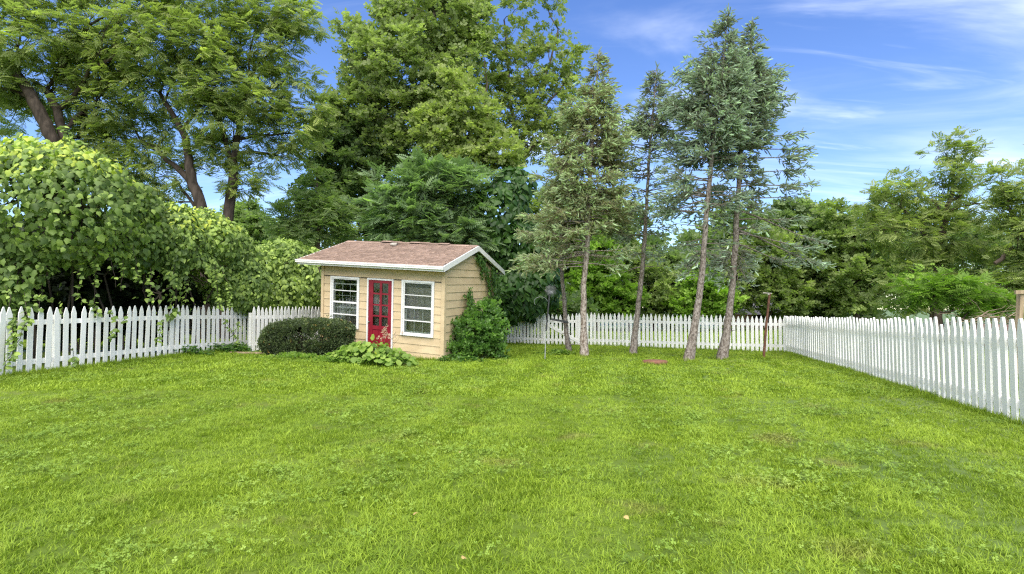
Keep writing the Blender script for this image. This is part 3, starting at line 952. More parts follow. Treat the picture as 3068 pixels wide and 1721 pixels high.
window(wx0, wx1, .56, 1.94, [(1.575, .02, -.02), (1.27, .05, -.02), (.94, .026, -.02), (.97, .012, .024)],
       [(wx0 + .335, .66, 1.25, .024), (wx0 + .57, .66, 1.25, .024)], 1.3, 1.27, 'right window with a plain upper pane')
# door
def door():
    x0, x1, z0, z1 = OPD; c = .04
    b = SB(); b.box(x0, x0 + c, -.05, .05, z0, z1); b.box(x1 - c, x1, -.05, .05, z0, z1); b.box(x0 + c, x1 - c, -.05, .05, z1 - c, z1)
    b.build('door_frame', M_TRIM, None, (x0, 0, z0))
    a0, a1, b0, b1 = x0 + c + .003, x1 - c - .003, z0 + .003, z1 - c - .003
    cols = [(-1.975, -1.785), (-1.720, -1.535)]
    rws = [(.735, .965), (1.005, 1.245), (1.285, 1.53), (1.57, 1.82)]
    b = SB(); y0, y1 = -.03, .008
    xs_ = [a0, cols[0][0], cols[0][1], cols[1][0], cols[1][1], a1]
    b.box(xs_[0], xs_[1], y0, y1, b0, b1); b.box(xs_[4], xs_[5], y0, y1, b0, b1)
    b.box(xs_[1], xs_[4], y0, y1, b0, .30); b.box(xs_[1], xs_[4], y0, y1, .64, rws[0][0]); b.box(xs_[1], xs_[4], y0, y1, rws[3][1], b1)
    b.box(xs_[1], xs_[4], y0 + .014, y1, .30, .64)
    d = b.build('door', M_RED, None, (a0, 0, b0))
    sbox('mullion', M_RED, cols[0][1], cols[1][0], y0 + .003, y1, rws[0][0], rws[3][1], d)
    for (c0, c1) in cols:
        for r0, r1 in zip(rws[:-1], rws[1:]):
            sbox('glazing_bar', M_RED, c0, c1, y0 + .004, y1, r0[1], r1[0], d)
        for r in rws: sbox('pane', M_GLASS, c0, c1, -.012, -.009, r[0], r[1], d)
        sbox('door_panel', M_RED, c0 + .015, c1 - .015, y0 + .004, y0 + .013, .33, .61, d)
    kx, kz = x0 + c + .035, .82
    bb = SB(); t = np.linspace(0, math.pi, 7)
    bb.tube([(kx, -.03 - .05 * q, kz) for q in (0, .35, .5, .75, 1.0)], [.009, .009, .02, .023, .008], 8)
    bb.build('knob', M_METAL, d, (kx, -.03, kz))
    sbox('threshold', M_TRIM, x0, x1, -.06, -.002, z0 - .035, z0 - .002)
door()
# curtains hang inside, things of their own
def curtain(x0, x1, z0, z1, label, y=.16):
    n = 60
    xs = np.linspace(x0, x1, n); yy = y + .018 * np.sin(np.arange(n) * 1.35) + .006 * np.sin(np.arange(n) * .5)
    V = [sw((xs[i], yy[i], z)) for z in (z0, z1) for i in range(n)]
    me_loc = sw((x0, y, z0))
    o = bpy.data.objects.new('curtain', None)
    Fc = [(i, i + 1, n + i + 1, n + i) for i in range(n - 1)]
    o = add_world('curtain', V, Fc, M_CURT, None, me_loc, smooth=True)
    tag(o, label, 'curtain', 'curtains inside the shed')
curtain(-3.2, -2.45, .6, 1.28, 'short pleated grey curtain behind the left shed window')
curtain(-1.12, -.30, .6, 1.76, 'pleated grey curtain behind the right shed window')
curtain(-2.02, -1.5, .6, 1.55, 'pleated grey curtain behind the red door glass', .12)
# loose block on the roof
b = SB(); p = np.array([-2.32, FY, FZ]) + ux_ * (Lr * .80)
b.hexa([p + np.array([x_, 0, 0]) + ux_ * s_ + un_ * o_ for x_ in (0, .15) for s_ in (0, .16) for o_ in (.022, .085)])
V, Fc, _ = b.arrays(); V = (SO[:, None] + SM @ V.T).T
root = empty('roof_vent', sw(p), 'small pale vent box lying on the brown shingle roof', 'vent')
add_world('housing', V, Fc, M_STONE, root)
b = SB(); b.hexa([p + np.array([x_, 0, 0]) + ux_ * s_ + un_ * o_ for x_ in (-.08, .42) for s_ in (.13, .19) for o_ in (.088, .098)])
V, Fc, _ = b.arrays(); V = (SO[:, None] + SM @ V.T).T
add_world('cover', V, Fc, M_SHING, root)

# ------------------------------------------------------------------ vines on the left (grape over old shrubs)
def vine_mass(name, label, d, lobes, n_leaf, size, ph, mat=M_GRAPE, young=None, strands=(), nparts=0, cut=None, Tl=None, tb=.5):
    c = P(lobes[0][0], lobes[0][1], d)
    root = empty(name, (c[0], c[1], gz(c[0], c[1])), label, 'vines')
    LW = [lobe_world(l, d) for l in lobes]
    area = np.array([r[0] * r[2] + r[0] * r[1] + r[1] * r[2] for _, r in LW])
    pick = rng.choice(len(LW), n_leaf, p=area / area.sum())
    cc = np.array([q[0] for q in LW])[pick]; rr = np.array([q[1] for q in LW])[pick]
    u = nrm(rng.normal(size=(n_leaf, 3)) * [1, 1, 1] + [0, -.25, .1])
    dep = np.where(rng.random(n_leaf) < .8, rng.uniform(.88, 1.04, n_leaf), rng.uniform(.6, .9, n_leaf))
    r_ = dep * (1 + .10 * wob(u * rr, 2.6, ph) + .06 * wob(u * rr, 7.0, ph))
    pts = cc + u * rr * r_[:, None]
    # keep only what is not deep inside another lobe
    keep = np.ones(n_leaf, bool)
    for (c2, r2) in LW:
        q = np.linalg.norm((pts - c2) / r2, axis=1)
        keep &= ~(q < .68)
    keep &= pts[:, 2] > ground_z(pts[:, 0], pts[:, 1]) + .05
    if cut is not None: keep &= ~cut(pts)
    pts, u, dep = pts[keep], u[keep], dep[keep]; n = len(pts)
    nrmv = nrm(u * [1, 1, .8] + np.array([0, -.25, .55]) + rng.normal(0, .62, (n, 3)))
    dn = np.stack([rng.normal(0, .55, n), rng.normal(0, .3, n) - .15, -np.ones(n)], 1)
    ax = nrm(dn - nrmv * (dn * nrmv).sum(1)[:, None] * .85)
    t = np.clip(tb - .05 + .16 * wob(pts, 2.0, ph) + rng.normal(0, .24, n), .03, .86)
    if young is not None:
        yg = young(pts); t = np.where(rng.random(n) < yg, rng.uniform(.84, 1.0, n), t)
    sz = size * rng.uniform(.4, 1.35, n) * np.where(rng.random(n) < .12, 1.25, 1)
    stemtips = []
    mb = MB()
    EX = [[], [], [], [], []]
    for (path, w) in strands:
        pp = [P(*q) for q in path]
        pp = np.array(pp); tt = np.linspace(0, len(pp) - 1, (len(pp) - 1) * 4 + 1)
        pj = np.stack([np.interp(tt, np.arange(len(pp)), pp[:, k]) for k in range(3)], 1) + rng.normal(0, .015, (len(tt), 3))
        mb.tube(pj, .005, 4)
        L = np.linalg.norm(np.diff(pj, axis=0), axis=1).sum(); m = int(L / .045 * w)
        s_ = rng.uniform(0, len(pj) - 1, m); 
        o_ = np.stack([np.interp(s_, np.arange(len(pj)), pj[:, k]) for k in range(3)], 1)
        az = rng.uniform(0, 2 * np.pi, m)
        a_ = np.stack([np.cos(az), np.sin(az) * .7 - .3, rng.normal(-.5, .3, m)], 1)
        EX[0].append(o_ + nrm(a_) * .03); EX[1].append(a_)
        EX[2].append(np.stack([rng.normal(0, .4, m), -.6 + rng.normal(0, .3, m), rng.uniform(.3, 1, m)], 1))
        EX[3].append(size * rng.uniform(.6, 1.15, m) * .8); EX[4].append(np.clip(rng.normal(.5, .2, m), .1, .85))
    if EX[0]:
        pts = np.vstack([pts] + EX[0]); ax = np.vstack([ax] + [nrm(q) for q in EX[1]]); nrmv = np.vstack([nrmv] + EX[2])
        sz = np.concatenate([sz] + EX[3]); t = np.concatenate([t] + EX[4])
    # woody frame inside
    for (c2, r2) in LW:
        g = np.array([c2[0], c2[1], gz(c2[0], c2[1]) - .1])
        mb.tube(jag(g + [0, .5, 0], c2, 6, .15), np.linspace(.025, .015, 6), 6)
        for _ in range(7):
            e = c2 + nrm(rng.normal(size=3)) * r2 * .8
            mb.tube(jag(c2, e, 5, .2), np.linspace(.02, .006, 5), 4, cap=False)
    mb_add('stems', mb, M_BARKD, root, smooth=True)
    Tl = Tl or T_LOBED
    order = np.argsort(-sz / np.maximum(pts[:, 1], 1))   # those that show largest first
    if nparts:
        vis = order[(pts[order, 1] < np.median(pts[:, 1]))][:nparts * 3:3][:nparts]
        rest = np.setdiff1d(np.arange(len(pts)), vis)
        for i in vis:
            V, Fc, tn = bake(Tl, pts[i:i + 1], ax[i:i + 1], nrmv[i:i + 1], sz[i:i + 1], t[i:i + 1])
            add_world('leaf', V, Fc, mat, root, pts[i], tint=tn)
    else: rest = np.arange(len(pts))
    V, Fc, tn = bake(Tl, pts[rest], ax[rest], nrmv[rest], sz[rest], t[rest])
    o = add_world('foliage', V, Fc, mat, root, tint=tn); o['kind'] = 'stuff'
    return root

def hollow(pts):
    """the dark undercut below the arching vines"""
    s = F_PX / pts[:, 1]
    px = 1534 + pts[:, 0] * s; py = HOR - (pts[:, 2] - CH) * s
    e = ((px - 320) / 235) ** 2 + ((py - 890) / (92 + 26 * np.sin(px / 23))) ** 2 < 1
    e2 = ((px - 300) / 120) ** 2 + ((py - 760) / 60) ** 2 < .0
    f = ((px - 590) / 55) ** 2 + ((py - 900) / 105) ** 2 < 1
    return (e | e2 | f) & (pts[:, 1] < 14.5) & (rng.random(len(pts)) < .97)
def young_top(pts):
    s = F_PX / pts[:, 1]; py = HOR - (pts[:, 2] - CH) * s; px = 1534 + pts[:, 0] * s
    return np.clip(1 - (py - (440 + .0008 * (px - 180) ** 2)) / 75, 0, .5)
vine_mass('grape_vines', 'tall mound of bright grape vines arching over the left fence', 11.3,
          [(120, 620, 300, 190), (-60, 640, 260, 220), (250, 620, 190, 130, .6), (330, 700, 160, 140, 1.0), (190, 520, 150, 90, .3), (420, 700, 100, 130, 1.4), (60, 800, 120, 130, -.3), (60, 540, 230, 110), (-140, 850, 160, 170, -.6),
           (215, 475, 55, 60, .2)],
          24500, .107, 1.0, young=young_top, cut=hollow, nparts=290,
          strands=[([(200, 480, 11.3), (196, 420, 11.2), (185, 375, 11.1)], 1.7), ([(215, 470, 11.3), (212, 410, 11.2), (200, 385, 11.2)], 1.5),
                   ([(290, 740, 11.2), (285, 830, 11.2), (282, 915, 11.2), (292, 940, 11.1)], 1.6), ([(400, 730, 11.6), (408, 800, 11.6), (415, 850, 11.6)], 1.2),
                   ([(20, 850, 10.2), (30, 940, 9.8), (40, 1000, 9.55), (35, 1080, 9.5)], 2.0), ([(70, 880, 10.0), (85, 950, 9.8), (60, 1010, 9.6), (10, 1110, 9.4)], 1.7),
                   ([(330, 760, 11.2), (345, 860, 11.2)], .4), ([(120, 880, 10.2), (110, 930, 10.1)], 1.5), ([(175, 900, 10.8), (190, 945, 10.7)], .9), ([(240, 800, 11.0), (236, 870, 11.0), (246, 905, 11.0)], 1.3), ([(450, 800, 11.9), (455, 900, 11.8)], 1.5), ([(370, 780, 11.4), (362, 870, 11.4)], .9), ([(130, 820, 10.9), (120, 900, 10.8)], 1.4),
                   ([(225, 1095, 10.6), (218, 1055, 10.6), (212, 1040, 10.6)], 1.6), ([(330, 925, 11.3), (345, 975, 11.25), (328, 1020, 11.2)], 1.2), ([(380, 940, 11.6), (368, 965, 11.55)], 1.5)], tb=.41)
vine_mass('grape_vines', 'middle mound of vines sloping down behind the left picket fence', 14.2,
          [(520, 720, 90, 110, -1.0), (600, 720, 120, 95), (680, 790, 100, 110, .8), (560, 820, 90, 110, -.6), (730, 850, 80, 90, .9), (480, 880, 60, 80, -1.5)],
          15000, .098, 4.0, young=lambda p: np.clip(1 - ((HOR - (p[:, 2] - CH) * F_PX / p[:, 1]) - 640) / 60, 0, .35), cut=hollow, nparts=0, Tl=T_HEART,
          strands=[([(560, 800, 13.2), (556, 900, 13.1)], 1.6), ([(520, 800, 12.8), (516, 915, 12.7)], 1.6), ([(640, 780, 13.4), (650, 860, 13.3), (662, 930, 13.2)], 2.4), ([(660, 800, 13.4), (690, 870, 13.3), (690, 925, 13.3)], 2.2), ([(475, 960, 12.2), (478, 1000, 12.1), (470, 1020, 12.1)], 2.2),
                   ([(665, 950, 14.0), (700, 1000, 14.1), (712, 1030, 14.1)], 1.8), ([(715, 960, 14.2), (700, 1010, 14.1)], 1.2)], tb=.52)
vine_mass('grape_vines', 'low light green vines behind the fence left of the shed', 18.0,
          [(760, 810, 90, 80), (860, 790, 80, 75, .6), (930, 830, 90, 90, .9), (830, 880, 120, 60, .3)],
          7500, .12, 9.0, Tl=T_HEART, tb=.62)

# ------------------------------------------------------------------ big trees on the left
LBL = dict(cat='tree')
leafy_tree('walnut_tree', 'leaning dark walnut trunk with spreading crown at the far left edge', 'tree', 19.0,
    [(60, 110, 210, 110), (-40, 260, 130, 120), (250, 90, 180, 110, .5), (160, 250, 170, 90, 1.0), (30, 330, 120, 60, 1.5), (300, 300, 120, 110, 1.2), (420, 120, 120, 100), (120, -40, 240, 70), (400, -60, 220, 80), (250, 410, 110, 60, 1.5)],
    M_WALNUT, [[(160, 420, 42), (125, 350, 42), (95, 290, 38), (55, 225, 32), (0, 160, 24), (-40, 60, 16)], [(195, 430, 30, .3), (170, 330, 28, .4), (140, 270, 18, .5), (95, 240, 12, .5)]],
    size=.31, spacing=.50, per=14, droop=.12, ph=.3, bark=M_BARKD, fill=.9)
leafy_tree('walnut_tree', 'walnut tree with a forked slanting trunk rising behind the vines', 'tree', 20.0,
    [(440, 240, 150, 100), (560, 140, 150, 100, -.5), (380, 420, 120, 110, .8), (470, 520, 110, 90, .8), (330, 540, 90, 80, 1.2), (600, 20, 200, 90), (300, 200, 120, 90), (650, 260, 110, 90, -.5), (420, 620, 110, 60, 1.2), (520, 380, 50, 60, .8)],
    M_WALNUT, [[(612, 660, 40), (595, 590, 36), (575, 545, 34), (566, 480, 28), (555, 410, 24), (530, 365, 18), (480, 280, 12)], [(575, 545, 24, 0, 1), (535, 505, 20, .2), (490, 470, 16, .3), (420, 420, 10, .5)], [(600, 640, 12, .3, 1), (560, 590, 10, .5), (520, 530, 6, .8)]],
    size=.31, spacing=.50, per=14, droop=.12, ph=1.7, fill=1.0, bark=M_BARKD)
leafy_tree('walnut_tree', 'walnut tree with a straight thick trunk and wide drooping crown', 'tree', 20.5,
    [(700, 400, 110, 90), (760, 300, 110, 80, -.3), (860, 240, 100, 80, .3), (800, 130, 120, 90), (900, 60, 90, 60), (640, 330, 90, 80, -.8), (720, 530, 90, 50, .2), (880, 400, 110, 70, .6), (690, 190, 120, 80), (790, 20, 150, 80), (840, 470, 80, 30, .8), (950, 330, 60, 60, .6), (620, 440, 50, 50, -.4), (730, 565, 50, 30, .2)],
    M_WALNUT, [[(680, 690, 36), (688, 600, 34), (700, 540, 32), (698, 480, 26), (712, 420, 20), (730, 300, 14)], [(698, 500, 14, 0, 1), (660, 370, 18, -.3), (625, 290, 14, -.5), (590, 230, 8, -.5)]],
    size=.31, spacing=.50, per=14, droop=.12, ph=2.9, fill=.95, bark=M_BARKD)
mb = MB()
# bare curling limb against the sky in the upper middle
# ------------------------------------------------------------------ centre tall trees
leafy_tree('elm_tree', 'tallest full green tree whose crown leaves the top of the picture', 'tree', 25.0,
    [(1300, 60, 170, 130), (1220, 190, 160, 120, -.5), (1380, 190, 110, 120, .5), (1290, -90, 180, 110), (1180, 60, 80, 70), (1090, 150, 70, 60), (1330, 310, 130, 80), (1180, 330, 120, 70, -.5), (1060, 330, 90, 70, .3), (1420, 60, 60, 110), (1240, 420, 160, 60), (1090, 240, 80, 60), (1040, 90, 35, 50, 0, .8, .7)],
    M_ELM, [[(1350, 700, 34), (1340, 500, 26), (1330, 350, 20), (1320, 200, 16), (1300, 40, 12)], [(1345, 560, 20, .3, 1), (1260, 420, 14, 0), (1200, 300, 10, 0)], [(1340, 520, 16, .2, 1), (1440, 380, 10, 0), (1460, 250, 7)]],
    T=T_SPRIG, size=.38, spacing=.58, per=13, rad=.2, ph=5.0, fill=.95)
leafy_tree('elm_tree', 'thin open-crowned tree with sky between its twigs left of the spruces', 'tree', 26.5,
    [(1580, 200, 130, 80, 0, 1.6, .8), (1520, 110, 70, 60, 0, 1, .7), (1640, 130, 90, 50, 0, 1, .5), (1620, 280, 120, 70), (1700, 250, 50, 60, 0, 1, .6), (1560, 20, 90, 50, 0, 1, .5), (1680, 10, 70, 25, 0, .8, .5), (1540, 350, 90, 80), (1600, 430, 130, 70), (1720, 170, 25, 50, 0, .6, .6), (1660, 380, 80, 60), (1480, 260, 60, 80), (1560, -60, 120, 60, 0, 1.5, .6)],
    M_ELMTHIN, [[(1575, 760, 22), (1560, 560, 18), (1548, 420, 15), (1530, 300, 11), (1520, 180, 8), (1510, 60, 5)], [(1552, 450, 12, .2, 1), (1600, 300, 9), (1650, 190, 7), (1670, 90, 5), (1640, 20, 3)], [(1560, 430, 10, 0, 1), (1620, 330, 8), (1700, 240, 5)]],
    T=T_SPRIG, size=.34, spacing=.55, per=8, rad=.16, ph=6.1, fill=.85, stemlim=.6, rough=.3)
leafy_tree('elm_tree', 'dark tree behind the shed with crown between walnut and tallest tree', 'tree', 25.5,
    [(1030, 470, 110, 80), (1120, 420, 110, 60), (960, 430, 70, 60, .5), (1040, 390, 80, 50), (1100, 560, 120, 80), (1000, 590, 110, 70, .5), (1070, 670, 110, 60), (1180, 500, 80, 70)],
    M_DARK, [[(1100, 760, 26), (1095, 600, 20), (1080, 480, 14)]], T=T_SPRIG, size=.42, spacing=.58, per=12, ph=7.7, fill=1.0, bark=M_BARKD)
leafy_tree('locust_tree', 'lighter feathery green tree in front of the tallest tree', 'tree', 22.5,
    [(1370, 280, 60, 70), (1400, 360, 90, 70), (1340, 420, 110, 60), (1460, 400, 60, 60), (1300, 360, 70, 50), (1420, 470, 110, 50), (1350, 230, 30, 35), (1500, 480, 70, 60), (1360, 500, 120, 50)],
    M_ELMTHIN, [[(1420, 760, 20), (1405, 600, 15), (1398, 480, 11), (1420, 360, 7)]], T=T_SPRIG, size=.34, spacing=.52, per=12, ph=8.3, tintbase=.55, rough=.3, shell=.6)
leafy_tree('feathery_larch', 'pale feathery conifer-like tree between walnut trunk and shed', 'tree', 23.0,
    [(940, 620, 60, 40), (950, 560, 40, 40), (900, 640, 90, 35), (960, 660, 110, 50), (850, 660, 60, 40), (930, 700, 130, 50), (945, 510, 22, 30), (880, 600, 40, 18), (1010, 640, 60, 50)],
    M_PALE, [[(955, 760, 16), (952, 640, 10), (948, 500, 4)]], T=T_FROND, size=.34, spacing=.46, per=12, ph=9.4, tintbase=.42, fill=1.0, rough=.3)
leafy_tree('sumac_tree', 'blue-green sumac with long leaves and light tips right behind the shed roof', 'tree', 19.5,
    [(1300, 600, 130, 80), (1200, 570, 90, 60), (1390, 560, 90, 70, .4), (1230, 670, 120, 70), (1340, 690, 130, 60), (1160, 640, 70, 70), (1290, 530, 100, 45), (1180, 700, 80, 60, .4), (1310, 760, 180, 70, .3)],
    M_AIL, [[(1280, 900, 16), (1270, 740, 13), (1265, 640, 9)], [(1330, 880, 13, .3, 1), (1350, 700, 10, .3), (1360, 600, 6, .3)]],
    T=T_AIL, size=.46, spacing=.46, per=12, rad=.12, rough=.28, ph=10.5, tintbase=.45, tintvar=.75, fill=1.05)
vine_mass('catalpa_tree', 'large-leaved dark green tree between the shed and the first spruce', 20.3,
          [(1500, 640, 90, 100), (1560, 740, 80, 110), (1470, 760, 80, 120), (1590, 850, 90, 90), (1520, 880, 110, 80), (1540, 560, 60, 60), (1450, 880, 80, 80)],
          7500, .24, 12.0, mat=M_BIGLEAF, Tl=T_HEART, tb=.48)['category'] = 'tree'
# ------------------------------------------------------------------ the trees and shrubs beyond the back fence
mid = [
 ('leafy_shrub', 'bright yellow-green shrub between the first two spruce trunks', 32.5, [(1790, 850, 80, 80), (1740, 900, 70, 60), (1850, 900, 70, 60), (1800, 780, 60, 60)], M_LIME, T_SPRIG, .42, 1.2),
 ('background_tree', 'green tree behind the double trunks left of the second spruce', 35.5, [(1720, 720, 120, 100), (1800, 690, 100, 80), (1650, 760, 90, 90), (1700, 850, 110, 90), (1620, 650, 90, 80), (1750, 620, 60, 60)], M_MIDG, T_SPRIG, .50, 2.2),
 ('background_tree', 'dark grey-green tree behind the second spruce trunk', 34.5, [(1880, 840, 90, 90), (1840, 780, 70, 70), (1900, 900, 90, 60)], M_DARK, T_SPRIG, .42, 3.3),
 ('leafy_shrub', 'feathery mid green shrub just right of the second spruce trunk', 33.5, [(1960, 870, 70, 90), (1930, 800, 50, 50), (1990, 920, 60, 50)], M_MIDG, T_SPRIG, .38, 4.1),
 ('leafy_shrub', 'lime green shrub between the two tall spruce trunks', 32.5, [(2090, 880, 65, 65), (2060, 920, 60, 50), (2140, 890, 65, 70), (2110, 830, 50, 40)], M_LIME, T_SPRIG, .40, 5.5),
 ('background_tree', 'dark low tree behind the lime shrub under the open sky gap', 38, [(2010, 810, 90, 50), (2100, 800, 110, 50), (2050, 870, 140, 60), (1960, 790, 60, 40)], M_DARK, T_SPRIG, .46, 6.6),
 ('background_tree', 'green tree right of the tall spruces above the fence corner', 34.5, [(2290, 780, 100, 90), (2220, 850, 90, 80), (2330, 880, 110, 70), (2240, 760, 70, 60)], M_MIDG, T_SPRIG, .46, 7.1),
 ('background_tree', 'dark tree with flat top between spruces and the right hand trees', 36.5, [(2400, 660, 100, 50), (2360, 740, 110, 70), (2450, 730, 110, 90), (2400, 840, 130, 100), (2340, 640, 50, 30), (2470, 900, 120, 60), (2310, 700, 60, 40)], M_DARK, T_SPRIG, .48, 8.8),
 ('background_tree', 'mid green tree behind the blunt picket fence with small twin stems', 33.5, [(2560, 700, 100, 70), (2530, 800, 110, 80), (2620, 780, 90, 100), (2560, 880, 120, 60), (2490, 640, 40, 35), (2660, 660, 60, 70)], M_MIDG, T_SPRIG, .44, 9.9),
]
for nm, lb, d, lobes, mt, T, sz, ph in mid:
    leafy_tree(nm, lb, 'shrub' if 'shrub' in nm else 'tree', d, lobes, mt, T=T, size=sz, spacing=.62, per=11, rad=.2, ph=ph,
               bark=M_BARKD, fill=1.0, tintbase=.45)
leafy_tree('walnut_tree', 'tall tree with brown trunk on the right beyond the picket fence', 'tree', 22.0,
    [(2860, 520, 90, 60), (2790, 600, 110, 60), (2700, 570, 70, 50), (2620, 600, 50, 60), (2930, 610, 80, 70), (2760, 700, 120, 70), (2880, 720, 130, 70), (2650, 690, 90, 70), (2740, 820, 100, 70), (2890, 830, 130, 80), (2830, 455, 60, 40, 0, .6, .8), (2900, 460, 45, 35, 0, .6, .8), (2860, 420, 45, 25, 0, .5, .7), (2700, 900, 100, 40), (2920, 900, 90, 40)],
    M_WALNUT, [[(2805, 950, 36), (2810, 850, 34), (2818, 760, 28), (2830, 660, 20), (2852, 590, 14), (2858, 520, 8)], [(2855, 600, 8, 0, 1), (2900, 570, 6), (2960, 540, 4)], [(2815, 760, 16, 0, 1), (2760, 690, 12), (2700, 620, 8)]],
    size=.31, spacing=.50, per=13, droop=.12, ph=13.1, fill=.92)
leafy_tree('walnut_tree', 'tree leaning in from the right edge of the picture', 'tree', 19.0,
    [(3030, 560, 70, 60, 0), (2990, 640, 60, 50, .4), (3050, 700, 90, 70), (3090, 820, 110, 90), (3010, 860, 60, 60), (3120, 540, 90, 90), (3000, 530, 40, 35), (3150, 650, 120, 120)],
    M_WALNUT, [[(3180, 980, 40), (3140, 860, 36), (3090, 780, 30), (3030, 740, 20, 0), (2980, 790, 12, 0)], [(3090, 780, 22, 0, 1), (3060, 680, 16), (3020, 620, 10)]],
    size=.31, spacing=.50, per=13, droop=.12, ph=14.6)
leafy_tree('leafy_shrub', 'yellow-green low branches at right above the fence in front of a trunk', 'shrub', 17.5,
    [(2800, 860, 60, 50, 0, .8), (2880, 880, 80, 45, 0, .8), (2960, 910, 80, 40, 0, .8), (2740, 880, 50, 50, 0, .8), (3010, 930, 50, 25, 0, .6)], M_LIME, T=T_FRONDL, size=.26, spacing=.34, per=10, ph=15.5, tintbase=.35, rough=.35)
# far wood that closes the view
def far_wood():
    C, D, L = clumps([(px, 800 + 40 * math.sin(px * .013) + 20 * math.sin(px * .05), 120, 130 + 25 * math.sin(px * .021)) for px in range(-200, 3400, 110)], 47, 1.6, 1.0, 3.3)
    V, Fc, t = foliage(C, D, T_SPRIG, 1.0, 10, .4, .4, .5)
    o = add_world('far_wood', V, Fc, M_DARK, None, (0, 47, 0), tint=t)
    tag(o, 'far dark green wood closing the view behind the garden trees', 'wood', kind='stuff')
    ut = clumps([(px, 930, 70, 40) for px in range(-100, 1750, 60)], 25, .6, 1.0, 3.3)
    V, Fc, t = foliage(ut[0], ut[1], T_SPRIG, .5, 10, .2, .35, .5)
    o = add_world('undergrowth', V, Fc, M_DARK, None, (0, 25, 0), tint=t)
    tag(o, 'dark undergrowth behind the left part of the fences', 'undergrowth', kind='stuff')
far_wood()
leafy_tree('background_tree', 'small pale rounded tree seen in the gap between the two walnut trunks', 'tree', 36,
    [(740, 690, 70, 60), (690, 720, 60, 50), (790, 720, 60, 50), (640, 720, 50, 60), (750, 640, 40, 30)], M_PALE, T=T_SPRIG, size=.55, spacing=.7, per=11, ph=2.1, tintbase=.4)
for (px, lab) in ((180, 'tree behind the tall vine mound with deep shade painted into its leaves'), (400, 'tree below the forked walnut with deep shade painted into its leaves')):
    leafy_tree('background_tree', lab, 'tree', 14.8, [(px, 840, 170, 120), (px - 60, 930, 150, 80), (px + 80, 930, 120, 70), (px + 10, 740, 130, 90)], M_SHADELEAF, T=T_SPRIG, size=.4, spacing=.45, per=13, ph=px, tintbase=.3)

